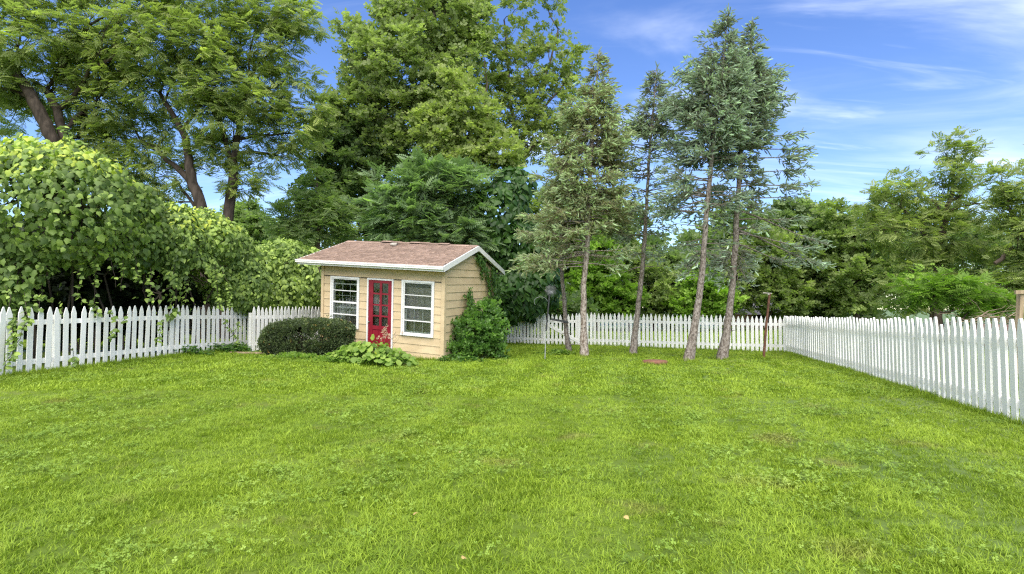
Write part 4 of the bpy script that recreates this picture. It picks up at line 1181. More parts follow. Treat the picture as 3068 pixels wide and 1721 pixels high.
# ------------------------------------------------------------------ spruces
def spruce(label, d, trunk, prof, mat, group, explicit=(), barkm=M_BARKS, step=.10, shoot=.17, dens=1.0, seed=0):
    """trunk: (px, py, width px); prof: (py, left px, right px, fill 0..1, start of green along the branch)"""
    pts = np.array([P(t[0], t[1], d) for t in trunk]); rad = np.array([t[2] * d / F_PX / 2 for t in trunk]); rad[1:] *= .88
    pts[0][2] = gz(pts[0][0], d) - .05
    root = empty('spruce_tree', (pts[0][0], d, gz(pts[0][0], d)), label, 'spruce', group)
    mb = MB()
    tt = np.linspace(0, len(pts) - 1, (len(pts) - 1) * 5 + 1)
    pp = np.stack([np.interp(tt, np.arange(len(pts)), pts[:, k]) for k in range(3)], 1)
    rp = np.interp(tt, np.arange(len(pts)), rad) * (1 + rng.normal(0, .035, len(tt)))
    pp[1:-1] += rng.normal(0, .007, (len(pp) - 2, 3))
    mb.tube(pp, rp, 12)
    # knots and stubs on the bare stem
    for _ in range(26):
        k = rng.integers(2, len(pp) - 4); az = rng.uniform(0, 6.28)
        e = pp[k] + np.array([math.cos(az), math.sin(az), rng.uniform(-.1, .3)]) * (rp[k] + rng.uniform(.02, .12))
        mb.tube([pp[k], e], [.016, .008], 5)
    pr = np.array([p[:5] for p in prof], float)
    zt = np.array([P(trunk[-1][0], q[0], d)[2] for q in pr])[::-1]
    o_ = lambda k: pr[::-1, k]
    z_top, z_bot = zt[-1], zt[0]
    O, AX, SZ, TN = [], [], [], []
    def branch(a, az, L, up, fill, g0, droop=.35):
        n = max(4, int(L / .12))
        t = np.linspace(0, 1, n)
        h = np.array([math.cos(az), math.sin(az), 0]); sd = np.array([-h[1], h[0], 0])
        z = L * (up * t - droop * t ** 1.6 + .22 * t ** 3)
        wv = rng.normal(0, .03) * L * np.sin(t * 3)
        path = a + h * (L * t)[:, None] + sd * wv[:, None] + np.stack([0 * t, 0 * t, z], 1)
        r0 = .007 + .009 * L
        mb.tube(path, np.linspace(r0, .003, n), 4, cap=False)
        # laterals
        m = int(L * (1 - g0) / .030 * fill) + 1
        for s_ in np.sort(rng.uniform(g0, 1.0, m)):
            q = np.array([np.interp(s_, t, path[:, k]) for k in range(3)])
            ll = min(.55, (.05 + .10 * min(1, L * 2) + .36 * L * (1.05 - s_))) * rng.uniform(.55, 1.15)
            sgn = rng.choice((-1, 1))
            dr = nrm(h * rng.uniform(.55, 1.0) + sd * sgn * rng.uniform(.3, 1.0) + np.array([0, 0, rng.normal(-.28, .16)]))
            ns = max(1, int(ll / .055))
            u_ = np.linspace(.15, 1, ns)
            pl = q + dr * (ll * u_)[:, None]; pl[:, 2] -= .12 * ll * u_ ** 2
            if ll > .22 and rng.random() < .5: mb.tube([q, pl[-1]], [.004, .002], 3, cap=False)
            ja = nrm(dr + rng.normal(0, .40, (ns, 3)) + np.array([0, 0, .22]))
            O.append(pl); AX.append(ja); SZ.append(shoot * rng.uniform(.7, 1.2, ns))
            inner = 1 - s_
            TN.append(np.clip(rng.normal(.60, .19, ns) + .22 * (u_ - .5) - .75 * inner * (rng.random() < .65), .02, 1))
    z = z_bot
    while z < z_top - .12:
        lf, rt, fl, g0 = [np.interp(z, zt, o_(k)) for k in (1, 2, 3, 4)]
        c = np.array([np.interp(z, pp[:, 2], pp[:, k]) for k in range(3)]); c[2] = z
        cpx = 1534 + c[0] / d * F_PX
        el, er = max(6, cpx - lf) * d / F_PX, max(6, rt - cpx) * d / F_PX
        nb = rng.poisson(2.3 * dens * (fl * .9 + .25) * (.55 if z > z_top - 1.3 else 1))
        for _ in range(nb):
            az = rng.uniform(0, 2 * math.pi)
            ca = math.cos(az)
            L = (er if ca > 0 else el) * abs(ca) + .5 * (el + er) * .85 * (1 - abs(ca))
            L *= rng.uniform(.6, 1.22) if rng.random() < .85 or z > z_top - 1.5 else rng.uniform(1.1, 1.35)
            if z > z_top - 1.6: L = min(L * .8, .05 + .50 * (z_top - z) * rng.uniform(.5, 1.15))
            if L < .05: L = .06
            hi = (z - z_bot) / (z_top - z_bot)
            branch(c, az, L, .15 + .5 * hi ** 2 + rng.normal(0, .08), fl, g0 * rng.uniform(.7, 1.2) if g0 < .8 else g0, .38 - .25 * hi)
        z += step * rng.uniform(.6, 1.4) * (1.0 if z < z_top - .8 else .6)
    for (px0, py0, px1, py1, fl, g0) in explicit:
        a = P(px0, py0, d); b_ = P(px1, py1, d + rng.uniform(-.3, .3))
        L = np.linalg.norm((b_ - a)[:2]); az = math.atan2(b_[1] - a[1], b_[0] - a[0])
        slope = (b_[2] - a[2]) / L
        for _ in range(1): branch(a, az, L, slope + .16, fl, g0, .38)
    # leader
    tp = pp[-1]
    k = 10; O.append(tp + np.stack([np.zeros(k), np.zeros(k), -np.linspace(0, .45, k)], 1)); AX.append(nrm(rng.normal(0, .5, (k, 3)) + [0, 0, 1.1])); SZ.append(np.full(k, shoot)); TN.append(np.full(k, .5))
    mb_add('trunk', mb, barkm, root, smooth=True)
    O, AX, SZ, TN = np.vstack(O), np.vstack(AX), np.concatenate(SZ), np.concatenate(TN)
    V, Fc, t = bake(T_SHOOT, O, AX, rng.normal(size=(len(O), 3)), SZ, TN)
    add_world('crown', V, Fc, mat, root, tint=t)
G_SP = 'spruces in front of the back fence'
spruce('bushy green spruce with a pale thick trunk nearest the shed', 15.5,
       [(1750, 1070, 30), (1748, 980, 21), (1750, 850, 19), (1760, 720, 17), (1765, 560, 14), (1775, 400, 10), (1785, 280, 7), (1794, 155, 2)],
       [(152, 1788, 1800, 1, 0), (250, 1740, 1855, 1, .05), (330, 1700, 1870, 1, .1), (480, 1650, 1880, 1, .3), (600, 1620, 1885, .9, .35), (720, 1590, 1895, .85, .4), (800, 1590, 1870, .45, .6)],
       M_SPRUCE_G, G_SP, barkm=M_BARKL, dens=1.55, explicit=[(1765, 760, 1545, 800, 1, .4), (1765, 740, 1560, 770, 1, .4), (1765, 700, 1550, 690, 1, .4), (1765, 640, 1570, 640, 1, .4)])
spruce('short leaning spruce with thin brown trunk behind the pale-trunked one', 17.2,
       [(1706, 1055, 19), (1697, 1000, 16), (1690, 900, 14), (1683, 800, 12), (1680, 700, 9), (1690, 560, 5), (1700, 470, 2)],
       [(465, 1695, 1705, 1, 0), (560, 1650, 1730, 1, .2), (660, 1610, 1740, 1, .3), (760, 1590, 1720, .7, .5)],
       M_SPRUCE_G, G_SP, dens=.9)
spruce('slender spruce with narrow top and bare dead branches in the middle of the row', 16.2,
       [(1897, 1063, 26), (1905, 980, 19), (1920, 850, 17), (1932, 720, 14), (1940, 560, 11), (1950, 400, 8), (1960, 300, 5), (1968, 200, 2)],
       [(198, 1962, 1974, 1, 0), (260, 1925, 2000, .9, 0), (330, 1900, 2025, .9, .1), (390, 1895, 2035, .9, .2), (440, 1870, 2050, .6, .45), (540, 1860, 2060, .4, .6), (640, 1840, 2050, .45, .5), (690, 1850, 2010, .5, .45), (760, 1830, 2000, .3, .5), (800, 1850, 1980, .1, .7)],
       M_SPRUCE_B, G_SP, dens=1.7)
spruce('tallest blue spruce, left one of the leaning pair', 14.3,
       [(2062, 1082, 36), (2078, 1000, 26), (2098, 870, 22), (2108, 760, 19), (2120, 600, 16), (2138, 430, 13), (2155, 300, 9), (2170, 150, 5), (2183, 28, 2)],
       [(26, 2178, 2188, 1, 0), (90, 2110, 2210, 1, 0), (200, 2050, 2235, 1, 0), (260, 2025, 2240, 1, .1), (320, 1990, 2240, 1, .15), (400, 1985, 2240, 1, .3), (440, 2000, 2230, .8, .4), (520, 1990, 2220, .5, .5), (600, 1960, 2210, .55, .5), (680, 2000, 2210, .4, .6), (760, 2030, 2190, .3, .6), (800, 2050, 2180, .05, .9)],
       M_SPRUCE_B, G_SP, dens=1.5, explicit=[(2115, 600, 1960, 640, .8, .4), (2115, 590, 1985, 600, .9, .5), (2112, 760, 2045, 840, 1, .1), (2112, 750, 2070, 800, 1, .1), (2112, 740, 2050, 800, 1, .1), (2110, 765, 2080, 845, 1, 0), (2110, 750, 2150, 830, 1, .05), (2112, 560, 2050, 590, 1, .3), (2108, 680, 2010, 665, .3, .6)])
spruce('blue spruce with long bare branches reaching right, right one of the leaning pair', 15.0,
       [(2163, 1075, 36), (2178, 990, 26), (2193, 870, 22), (2202, 760, 20), (2210, 600, 17), (2222, 430, 13), (2238, 280, 9), (2250, 150, 5), (2256, 60, 2)],
       [(58, 2250, 2262, 1, 0), (120, 2215, 2300, 1, 0), (220, 2170, 2330, 1, .1), (330, 2150, 2330, 1, .15), (430, 2130, 2300, 1, .25), (520, 2140, 2290, .9, .3), (580, 2130, 2290, .8, .3), (640, 2140, 2310, .4, .5), (760, 2150, 2300, .3, .6), (800, 2160, 2250, .1, .8)],
       M_SPRUCE_B, G_SP, dens=1.5,
       explicit=[(2200, 780, 2252, 860, 1, .0), (2198, 790, 2160, 860, 1, .0), (2200, 800, 2225, 880, 1, 0), (2198, 760, 2130, 830, 1, 0), (2200, 740, 2260, 790, 1, .05), (2200, 770, 2215, 870, 1, 0), (2200, 740, 2170, 800, 1, 0), (2225, 330, 2378, 285, .5, .55), (2220, 420, 2403, 392, .9, .5), (2218, 450, 2415, 440, .7, .55), (2216, 480, 2418, 458, .9, .5), (2215, 520, 2412, 498, .8, .5), (2212, 560, 2431, 545, .9, .5), (2212, 600, 2400, 580, .5, .6),
                 (2208, 630, 2490, 735, .4, .6), (2206, 690, 2470, 795, .5, .55), (2205, 700, 2440, 740, .5, .5), (2206, 660, 2400, 650, .5, .5), (2204, 730, 2380, 790, .6, .5),
                 (2200, 760, 2240, 850, 1, .2), (2200, 750, 2250, 810, 1, .1), (2198, 770, 2150, 830, 1, .2), (2200, 760, 2180, 850, 1, .2), (2200, 745, 2230, 830, 1, .1), (2200, 755, 2120, 800, 1, .2)])

# ------------------------------------------------------------------ plants round the shed
def hedge():
    d = 13.3
    c = P(914, 1020, d); base = np.array([c[0], d, gz(c[0], d)])
    root = empty('clipped_hedge', base, 'dark clipped yew hedge beside the left window of the shed', 'hedge')
    n = 16000
    u = nrm(rng.normal(size=(n, 3)))
    # superellipsoid body
    e = np.sign(u) * np.abs(u) ** .62
    r = np.array([124, 0, 53]) * d / F_PX; r[1] = .58
    dep = np.where(rng.random(n) < .8, rng.uniform(.93, 1.0, n), rng.uniform(.7, .95, n))
    q = e * r * (dep * (1 + .10 * wob(e * r, 3.5, .4) + .03 * wob(e * r, 11, 1.4)))[:, None]
    q[:, 2] *= np.where(q[:, 2] > 0, 1 - .16 * np.clip((.25 - q[:, 0]), 0, 2) ** 1.5, 1)
    cz = base[2] + .41
    pts = q + np.array([c[0], d + .2, cz])
    k = pts[:, 2] > ground_z(pts[:, 0], pts[:, 1]) + .02
    pts, u = pts[k], u[k]; n = len(pts)
    # a split between the two plants of the hedge
    gap = (np.abs(pts[:, 0] - (c[0] + .05) - .06 * np.sin(pts[:, 2] * 7)) < .035) & (rng.random(n) < .8)
    pts, u = pts[~gap], u[~gap]; n = len(pts)
    ax = nrm(u + np.array([0, 0, .5]) + rng.normal(0, .45, (n, 3)))
    t = np.clip(.40 + .12 * wob(pts, 5, 1) + rng.normal(0, .18, n) + .06 * u[:, 2], .0, .88)
    t = np.where(rng.random(n) < .02, .97, t)
    k = rng.random(n) < .02
    pts[k] += u[k] * rng.uniform(.02, .09, (k.sum(), 1)) + np.array([0, 0, .02])
    V, Fc, tn = bake(T_SPRIGS, pts, ax, rng.normal(size=(n, 3)), .068 * rng.uniform(.7, 1.3, n), t)
    o = add_world('foliage', V, Fc, M_YEW, root, tint=tn); o['kind'] = 'stuff'
    mb = MB()
    for _ in range(26):
        a = base + [rng.uniform(-.7, .7), .2 + rng.uniform(-.2, .2), 0]
        mb.tube(jag(a, a + [rng.uniform(-.3, .3), rng.uniform(-.3, .3), rng.uniform(.5, .85)], 5, .2), np.linspace(.018, .006, 5), 5)
    mb_add('stems', mb, M_BARKD, root)
hedge()

def big_leaf_plant():
    d = 12.6
    c = P(1118, 1080, d)
    base = np.array([c[0], d, gz(c[0], d)])
    root = empty('squash_plant', base, 'spreading light green plant with big rounded leaves before the red door', 'plant')
    mb = MB(); n = 290; meshes = []
    T2 = tpl_round(11, .09)
    for i in range(n):
        a = rng.uniform(0, 2 * math.pi); rr = math.sqrt(rng.random())
        x = .93 * rr * math.cos(a); y = .50 * rr * math.sin(a)
        h = (.47 * (1 - .75 * rr ** 2)) * rng.uniform(.7, 1.12) * (1 - .25 * max(0, x))
        x0, y0 = base[0] + x, d + y
        top = np.array([x0, y0, gz(x0, y0) + h + .03])
        mb.tube(jag([base[0] + x * .55, d + y * .55, base[2]], top, 4, .1), [.006, .005, .005, .004], 4, cap=False)
        nn = nrm(np.array([x * .9, y * .9 - .45, .85]) + rng.normal(0, .25, 3))
        axd = nrm(np.array([x * 1.2, y * 1.2 - .25, -.35]) + rng.normal(0, .3, 3))
        s_ = rng.uniform(.075, .15)
        t = float(np.clip(rng.normal(.5, .2) + .15 * (h - .2), .05, .85))
        if i in (7, 31): t = 1.0
        V, Fc, tn = bake(T2, top[None], axd[None], nn[None], np.array([s_]), np.array([t]))
        o = add_world('leaf', V, Fc, M_HOSTA, root, top, tint=tn, smooth=True)
        if t == 1.0: o['label'] = 'yellow leaf'
    m = 260; a = rng.uniform(0, 6.28, m); rr = np.sqrt(rng.random(m))
    x, y = .93 * rr * np.cos(a), .5 * rr * np.sin(a); h = .40 * (1 - .8 * rr ** 2) * rng.uniform(.5, 1.2, m)
    O = np.stack([base[0] + x, d + y, ground_z(base[0] + x, d + y) + h + .02], 1)
    V, Fc, tn = bake(T_HEART, O, np.stack([x + rng.normal(0, .5, m), y - .2 + rng.normal(0, .4, m), rng.normal(0, .4, m)], 1), np.stack([rng.normal(0, .4, m), -.4 + rng.normal(0, .3, m), np.full(m, .8)], 1), rng.uniform(.05, .11, m), np.clip(rng.normal(.45, .22, m), 0, .85))
    o = add_world('small_leaves', V, Fc, M_HOSTA, root, tint=tn); o['kind'] = 'stuff'
    mb_add('stems', mb, M_HOSTA, root)
big_leaf_plant()
def flower():
    d = 12.85; c = P(1152, 1060, d)
    base = np.array([c[0], d, gz(c[0], d)])
    root = empty('flowering_plant', base, 'faded pinkish flower spray standing before the red door', 'flower')
    mb = MB(); O = []
    for (px, py) in ((1148, 992), (1160, 1003), (1140, 1012), (1155, 985), (1170, 1010), (1186, 992), (1190, 1012), (1205, 995)):
        e = P(px, py, d); mb.tube(jag(base + [rng.uniform(-.05, .05), 0, .1], e, 5, .15), np.linspace(.004, .002, 5), 4, cap=False)
        O.append(e + rng.normal(0, .028, (14 if px < 1180 else 5, 3)))
    mb_add('stems', mb, M_TWIG, root)
    O = np.vstack(O); V, Fc, tn = bake(T_SPRIGS, O, rng.normal(size=(len(O), 3)), rng.normal(size=(len(O), 3)), .045, rng.random(len(O)))
    add_world('flower_head', V, Fc, M_PINK, root, tint=tn)
flower()
leafy_tree('leafy_shrub', 'glossy green shrub growing against the right wall of the shed', 'shrub', 14.6,
    [(1420, 1000, 58, 48, 0, .5), (1465, 1000, 40, 58, .3, .4), (1395, 1045, 55, 36, -.2, .4), (1440, 950, 36, 34, .2, .35), (1368, 1055, 32, 28, -.3, .3, .7), (1485, 1045, 30, 36, .2, .3, .7), (1470, 935, 22, 26, .5, .3, .7), (1408, 960, 24, 24, .2, .2, .6), (1500, 985, 18, 30, .3, .2, .4), (1380, 1000, 20, 22, -.1, .2, .5)],
    M_SHRUB, T=T_SPRIGS, size=.15, spacing=.17, per=7, rad=.075, ph=3.7, fill=1.15, tintbase=.5, bark=M_TWIG, backfill=.8, rough=.4, shell=.6)
# climbing vine on the rear corner and along the rake of the shed
def wall_vine():
    root = empty('climbing_vine', sw((.05, 3.05, 0)), 'climbing vine up the rear corner and gable of the shed', 'vine')
    mb = MB(); O, AX, UP = [], [], []
    paths = [([(.06, 2.9, .2), (.08, 2.95, 1.0), (.07, 2.92, 1.7), (.07, 2.75, 2.15), (.06, 2.45, 2.42), (.06, 2.1, 2.62), (.06, 1.85, 2.66)], 620, .10),
             ([(.08, 3.2, .2), (.1, 3.25, 1.2), (.1, 3.2, 2.0), (.09, 3.0, 2.25)], 520, .14), ([(.1, 3.5, .3), (.12, 3.5, 1.3), (.12, 3.45, 2.0)], 420, .14), ([(.06, 2.3, 2.5), (.06, 2.25, 2.25), (.06, 2.35, 2.1)], 50, .05),
             ([(.12, 1.35, .5), (.1, 1.3, 1.1), (.12, 1.5, 1.35), (.1, 1.25, 1.55), (.12, 1.2, 1.62)], 300, .12), ([(.1, 1.25, 1.55), (.1, 1.0, 1.62), (.12, .9, 1.6)], 16, .02)]
    for pth, n, sp in paths:
        pw = np.array([sw(p) for p in pth]); tt = np.linspace(0, len(pw) - 1, 18)
        pj = np.stack([np.interp(tt, np.arange(len(pw)), pw[:, k]) for k in range(3)], 1)
        mb.tube(pj, .007, 5)
        s_ = rng.uniform(0, 17, n); o_ = np.stack([np.interp(s_, np.arange(18), pj[:, k]) for k in range(3)], 1)
        off = rng.normal(0, sp, (n, 3)) * [.35, 1, 1]; off[:, 0] = np.abs(off[:, 0])
        O.append(o_ + off)
        AX.append(np.stack([rng.normal(.2, .4, n), rng.normal(0, .5, n), -np.ones(n)], 1)); UP.append(np.stack([np.ones(n), rng.normal(-.3, .5, n), rng.uniform(.2, .9, n)], 1))
    O, AX, UP = np.vstack(O), np.vstack(AX), np.vstack(UP)
    mb_add('stems', mb, M_TWIG, root)
    V, Fc, tn = bake(T_HEART, O, AX, UP, .075 * rng.uniform(.6, 1.3, len(O)), np.clip(rng.normal(.42, .2, len(O)), 0, .9))
    o = add_world('foliage', V, Fc, M_SHRUB, root, tint=tn); o['kind'] = 'stuff'
wall_vine()

# low weeds
def weeds(name, label, cells, mat, T, size, n, hmax=.18):
    O = []
    for (px, py, d, w, dp) in cells:
        x = (px - 1534) / F_PX * d
        k = int(n * w)
        xs = x + rng.normal(0, w * .5, k); ys = d + rng.normal(0, dp * .5, k)
        O.append(np.stack([xs, ys, ground_z(xs, ys) + rng.uniform(.02, hmax, k) * np.exp(-((xs - x) / w) ** 2)], 1))
    O = np.vstack(O); m = len(O)
    az = rng.uniform(0, 6.28, m)
    AX = np.stack([np.cos(az), np.sin(az), rng.normal(.35, .3, m)], 1)
    V, Fc, tn = bake(T, O, AX, np.tile([0, 0, 1.0], (m, 1)) + rng.normal(0, .3, (m, 3)), size * rng.uniform(.6, 1.3, m), np.clip(rng.normal(.45, .2, m), 0, .9))
    o = add_world(name, V, Fc, mat, None, (O[0][0], O[0][1], 0), tint=tn)
    tag(o, label, 'weeds', kind='stuff')
weeds('weeds', 'leafy weeds at the foot of the left fence', [(640, 0, 14.2, .9, .35), (560, 0, 13.3, .6, .25), (710, 0, 14.4, .5, .3), (700, 0, 15.0, .4, .3)], M_SHRUB, T_HEART, .085, 420, .24)
weeds('weeds', 'variegated ground cover below the dark hedge', [(930, 0, 12.5, .8, .2), (1000, 0, 12.3, .5, .2), (880, 0, 12.8, .5, .2)], M_HOSTA, T_SPRIGS, .07, 380, .10)
weeds('weeds', 'weeds around the thin leaning trunk', [(1690, 0, 15.9, .45, .25), (1660, 0, 16.4, .4, .3)], M_HOSTA, T_HEART, .09, 240, .13)
weeds('weeds', 'weeds at the foot of the shed wall under the shrub', [(1400, 0, 13.7, .45, .15), (1490, 0, 14.6, .35, .3), (1330, 0, 13.75, .2, .1)], M_SHRUB, T_HEART, .07, 380, .15)

# ------------------------------------------------------------------ posts and small things
def spinner():
    d = 14.6
    b0 = P(1632, 1077, d); root = empty('garden_spinner', (b0[0], d, gz(b0[0], d)), 'thin metal pole topped by a round grey wire spinner', 'garden ornament')
    g = np.array([b0[0], d, gz(b0[0], d) - .1]); m1 = P(1636, 990, d); m2 = P(1645, 900, d); tp = P(1648, 868, d)
    m = MB(); m.tube([g, m1], .014, 8); mb_add('pole', m, M_GALV, root, smooth=True)
    m = MB(); m.tube([m1 - [0, 0, .02], (m1 + m2) / 2, m2, tp], .02, 8); mb_add('upper_pole', m, M_BLACK, root, smooth=True)
    c = P(1650, 872, d); m = MB(); n = 46
    for k in range(n):
        a = k * 2 * math.pi / n; r_ = .15 * (1 + .12 * ((k * 7) % 5 - 2) / 2)
        e = c + np.array([math.cos(a) * r_, .02 * math.sin(k), math.sin(a) * r_])
        mid_ = c + np.array([math.cos(a + .35) * r_ * .5, -.035, math.sin(a + .35) * r_ * .5])
        m.tube([c + [0, -.01, 0], mid_, e], [.005, .006, .003], 4)
    for r_ in (.045, .10):
        m.tube([c + np.array([math.cos(a) * r_, -.02, math.sin(a) * r_]) for a in np.linspace(0, 2 * math.pi, 20)], .004, 4)
    mb_add('spinner_wheel', m, M_METAL, root)
    m = MB(); q = P(1640, 905, d)
    m.tube([q + np.array([-.17 + .17 * math.cos(a), 0, .0 + .13 * math.sin(a)]) for a in np.linspace(.1, math.pi + .6, 14)], .006, 5)
    mb_add('hook', m, M_METAL, root)
spinner()
def feeder_arm():
    d = 17.0
    root = empty('feeder_bracket', P(1700, 965, d), 'dark wooden bracket fixed across the thin leaning trunk', 'bracket')
    a, b_ = P(1652, 957, d - .15), P(1702, 966, d - .15)
    m = MB(); m.hexa([e + np.array([0, y, z]) for e in (a, b_) for y in (-.05, .05) for z in (-.03, .03)])
    mb_add('arm', m, M_BLACK, root)
    m = MB(); c, e = P(1684, 966, d - .18), P(1703, 962, d - .18)
    m.tube([P(1684 + 20 * k / 8, 968, d) + np.array([0, -.11 * math.sin(math.pi * k / 8), 0]) for k in range(9)], .012, 5)
    mb_add('strap', m, M_RUST, root)
feeder_arm()
def rusty_post():
    d = 15.6
    b0 = P(2287, 1068, d); g = np.array([b0[0], d, gz(b0[0], d) - .1])
    root = empty('clothesline_post', (b0[0], d, gz(b0[0], d)), 'rusty leaning steel clothesline post before the back fence', 'post')
    tp = P(2306, 880, d); m = MB(); m.tube([g, P(2295, 980, d), tp], [.036, .033, .031], 10); mb_add('pole', m, M_RUST, root, smooth=True)
    m = MB(); m.tube([P(2286, 878, d), P(2312, 880, d)], .016, 6); m.tube([P(2303, 878, d), P(2303, 884, d)], .03, 8); mb_add('cross_bar', m, M_STONE, root)
rusty_post()
def lid():
    d = 13.5; c = P(1962, 1088, d); x, y = c[0], d; z = gz(x, y)
    n = 28; prof = [(.30, .0), (.305, .05), (.285, .078), (.2, .088), (.0, .092)]
    V = []
    for r_, h in prof[:-1]:
        V += [(r_ * math.cos(a), .9 * r_ * math.sin(a), h) for a in np.arange(n) * 2 * math.pi / n]
    V.append((0, 0, prof[-1][1]))
    Fc = [(k * n + i, k * n + (i + 1) % n, (k + 1) * n + (i + 1) % n, (k + 1) * n + i) for k in range(3) for i in range(n)]
    Fc += [(3 * n + i, 3 * n + (i + 1) % n, 4 * n) for i in range(n)]
    me = bpy.data.meshes.new('round_lid'); me.from_pydata(V, [], Fc); me.materials.append(M_LID); me.update()
    me.polygons.foreach_set('use_smooth', np.ones(len(me.polygons), bool))
    o = add('round_lid', me, None, (x, y, z)); o.scale = (1, 1, 1)
    tag(o, 'low round reddish brown lid lying in the lawn before the spruces', 'lid')
lid()
def wooden_post():
    d = 11.0
    root = empty('wooden_post', (*xy(3050, d), 0), 'weathered wooden post with a short cross piece behind the right fence', 'post')
    a, b_ = P(3040, 1010, d), P(3058, 872, d); a[2] = -.1
    m = MB(); m.hexa([e + np.array([x, y, 0]) for e in (a, b_) for x in (-.038, .038) for y in (-.045, .045)]); mb_add('upright', m, M_WOOD, root)
    a, b_ = P(3042, 876, d - .07), P(3110, 874, d - .07)
    m = MB(); m.hexa([e + np.array([0, y, z]) for e in (a, b_) for y in (-.02, .02) for z in (-.035, .035)]); mb_add('cross_piece', m, M_WOOD, root)
wooden_post()
def log_pile():
    d = 11.6
    for k, (px0, px1, py, r_, dd) in enumerate([(2930, 3120, 985, .10, 0), (2900, 3060, 1003, .11, -.2), (3010, 3180, 1003, .11, -.1), (2950, 3110, 1022, .12, -.3), (3080, 3230, 985, .10, .0)]):
        a, b_ = P(px0, py, d + dd), P(px1, py + 3, d + dd + .2)
        lab = ['log on top of the pile behind the right fence', 'log in the middle of the pile, left end', 'log in the middle of the pile, right end', 'lowest log of the pile behind the right fence', 'log of the pile at the right edge'][k]
        m = MB(); m.tube(jag(a, b_, 6, .03), np.full(6, r_) * (1 + rng.normal(0, .06, 6)), 10)
        o = mb_add('log', m, M_LOG, None, (a + b_) / 2, smooth=True); tag(o, lab, 'log', 'logs piled behind the right fence')
    m = MB()
    for _ in range(75):
        x = rng.uniform(2900, 3160); a = P(x, rng.uniform(945, 1000), d + rng.uniform(.2, 1.4))
        az = rng.normal(0, .5) + (math.pi if rng.random() < .5 else 0); L = rng.uniform(.4, 1.3)
        m.tube(jag(a, a + [L * math.cos(az), L * math.sin(az) * .5, rng.normal(.08, .25)], 6, .25), np.linspace(rng.uniform(.005, .014), .002, 6), 4, cap=False)
    o = mb_add('brush_pile', m, M_DRYB, None, P(3020, 980, d + .8)); tag(o, 'tangle of dead branches on the logs behind the right fence', 'branches', kind='stuff')
log_pile()
def edging():
    for k, (px, py, d, L, a, lab) in enumerate([(742, 0, 14.0, .8, .1, 'weathered plank lying by the hedge, rear one'), (770, 0, 13.7, .9, -.12, 'weathered plank lying by the hedge, front one')]):
        x = (px - 1534) / F_PX * d; z = gz(x, d)
        m = MB(); m.box(-L / 2, L / 2, -.05, .05, .01 + .012 * k, .045 + .012 * k)
        me = mb_mesh('plank', m, M_WOOD); o = add('plank', me, None, (x, d, z), (0, .02, a)); tag(o, lab, 'plank')
edging()
for k, (px, py, lab) in enumerate([(1250, 1553, 'pale curled fallen leaf in the front middle of the lawn'), (1383, 1366, 'yellow fallen leaf left of the lawn centre'), (1868, 1558, 'yellow-green fallen leaf at the front right of the lawn'), (1792, 1206, 'small yellow fallen leaf in the middle distance of the lawn'), (1395, 1690, 'pale fallen leaf near the bottom edge of the lawn')]):
    d = 1.3 * F_PX / (py - HOR); x = (px - 1534) / F_PX * d
    V, Fc = T_HEART; me = mesh_np('fallen_leaf', (V * [.036, .04, .05]) * (1.0 if k < 3 else .9), Fc, M_FALLEN)
    o = add('fallen_leaf', me, None, (x, d, gz(x, d) + .05), (rng.uniform(-.4, .4), rng.uniform(-.5, .1), rng.uniform(0, 6)))
    tag(o, lab, 'leaf', 'fallen leaves on the lawn')
def far_house(px, py, w, h, d, wall, label, roofm):
    a = P(px - w / 2, py, d); b_ = P(px + w / 2, py, d)
    root = empty('house', (a[0], d, 0), label, 'house')
    H = P(px, py - h, d)[2]; x0, x1 = a[0], b_[0]
    m = MB(); m.box(x0, x1, d, d + 6, -.2, H); mb_add('wall', m, wall, root)
    m = MB(); yy = d + 3
    m.put([(x0 - .4, d - .4, H), (x1 + .4, d - .4, H), (x1 + .4, d + 6.4, H), (x0 - .4, d + 6.4, H), (x0 - .4, yy, H + 1.6), (x1 + .4, yy, H + 1.6)],
          [(0, 1, 5, 4), (2, 3, 4, 5), (0, 4, 3, 3), (1, 2, 5, 5), (0, 3, 2, 1)]); mb_add('roof', m, roofm, root)
    for k in range(3):
        xw = x0 + (x1 - x0) * (.2 + .3 * k); m = MB(); m.box(xw - .4, xw + .4, d - .03, d - .003, 1.0, min(H - .3, 2.1)); wd = mb_add('window', m, M_UNDER, root)
far_house(2310, 985, 120, 42, 41, M_BRICK, 'low brick building glimpsed through the trees behind the rusty post', M_ROOFG)

# ------------------------------------------------------------------ lawn: tufts of blades and clover
def tuft(seed, nb, rad, hmin, hmax, w, lean):
    r = np.random.default_rng(seed); V, Fc, T = [], [], []
    for k in range(nb):
        a = r.uniform(0, 6.28); rr = rad * math.sqrt(r.random()); p = np.array([rr * math.cos(a), rr * math.sin(a), -.01])
        h = r.uniform(hmin, hmax); az = r.uniform(0, 6.28); l = r.uniform(.25, 1.0) * lean * h
        dirv = np.array([math.cos(az), math.sin(az), 0]); sd = np.array([-dirv[1], dirv[0], 0]) * w * r.uniform(.7, 1.2)
        m_ = p + dirv * l * .35 + [0, 0, h * .6]; tp = p + dirv * l + [0, 0, h * r.uniform(.75, 1)]
        i = len(V); V += [p - sd, p + sd, m_ + sd * .8, m_ - sd * .8, tp]; Fc += [(i, i + 1, i + 2), (i, i + 2, i + 3), (i + 3, i + 2, i + 4)]
        T += [r.random()] * 5
    return np.array(V), np.array(Fc), np.array(T)
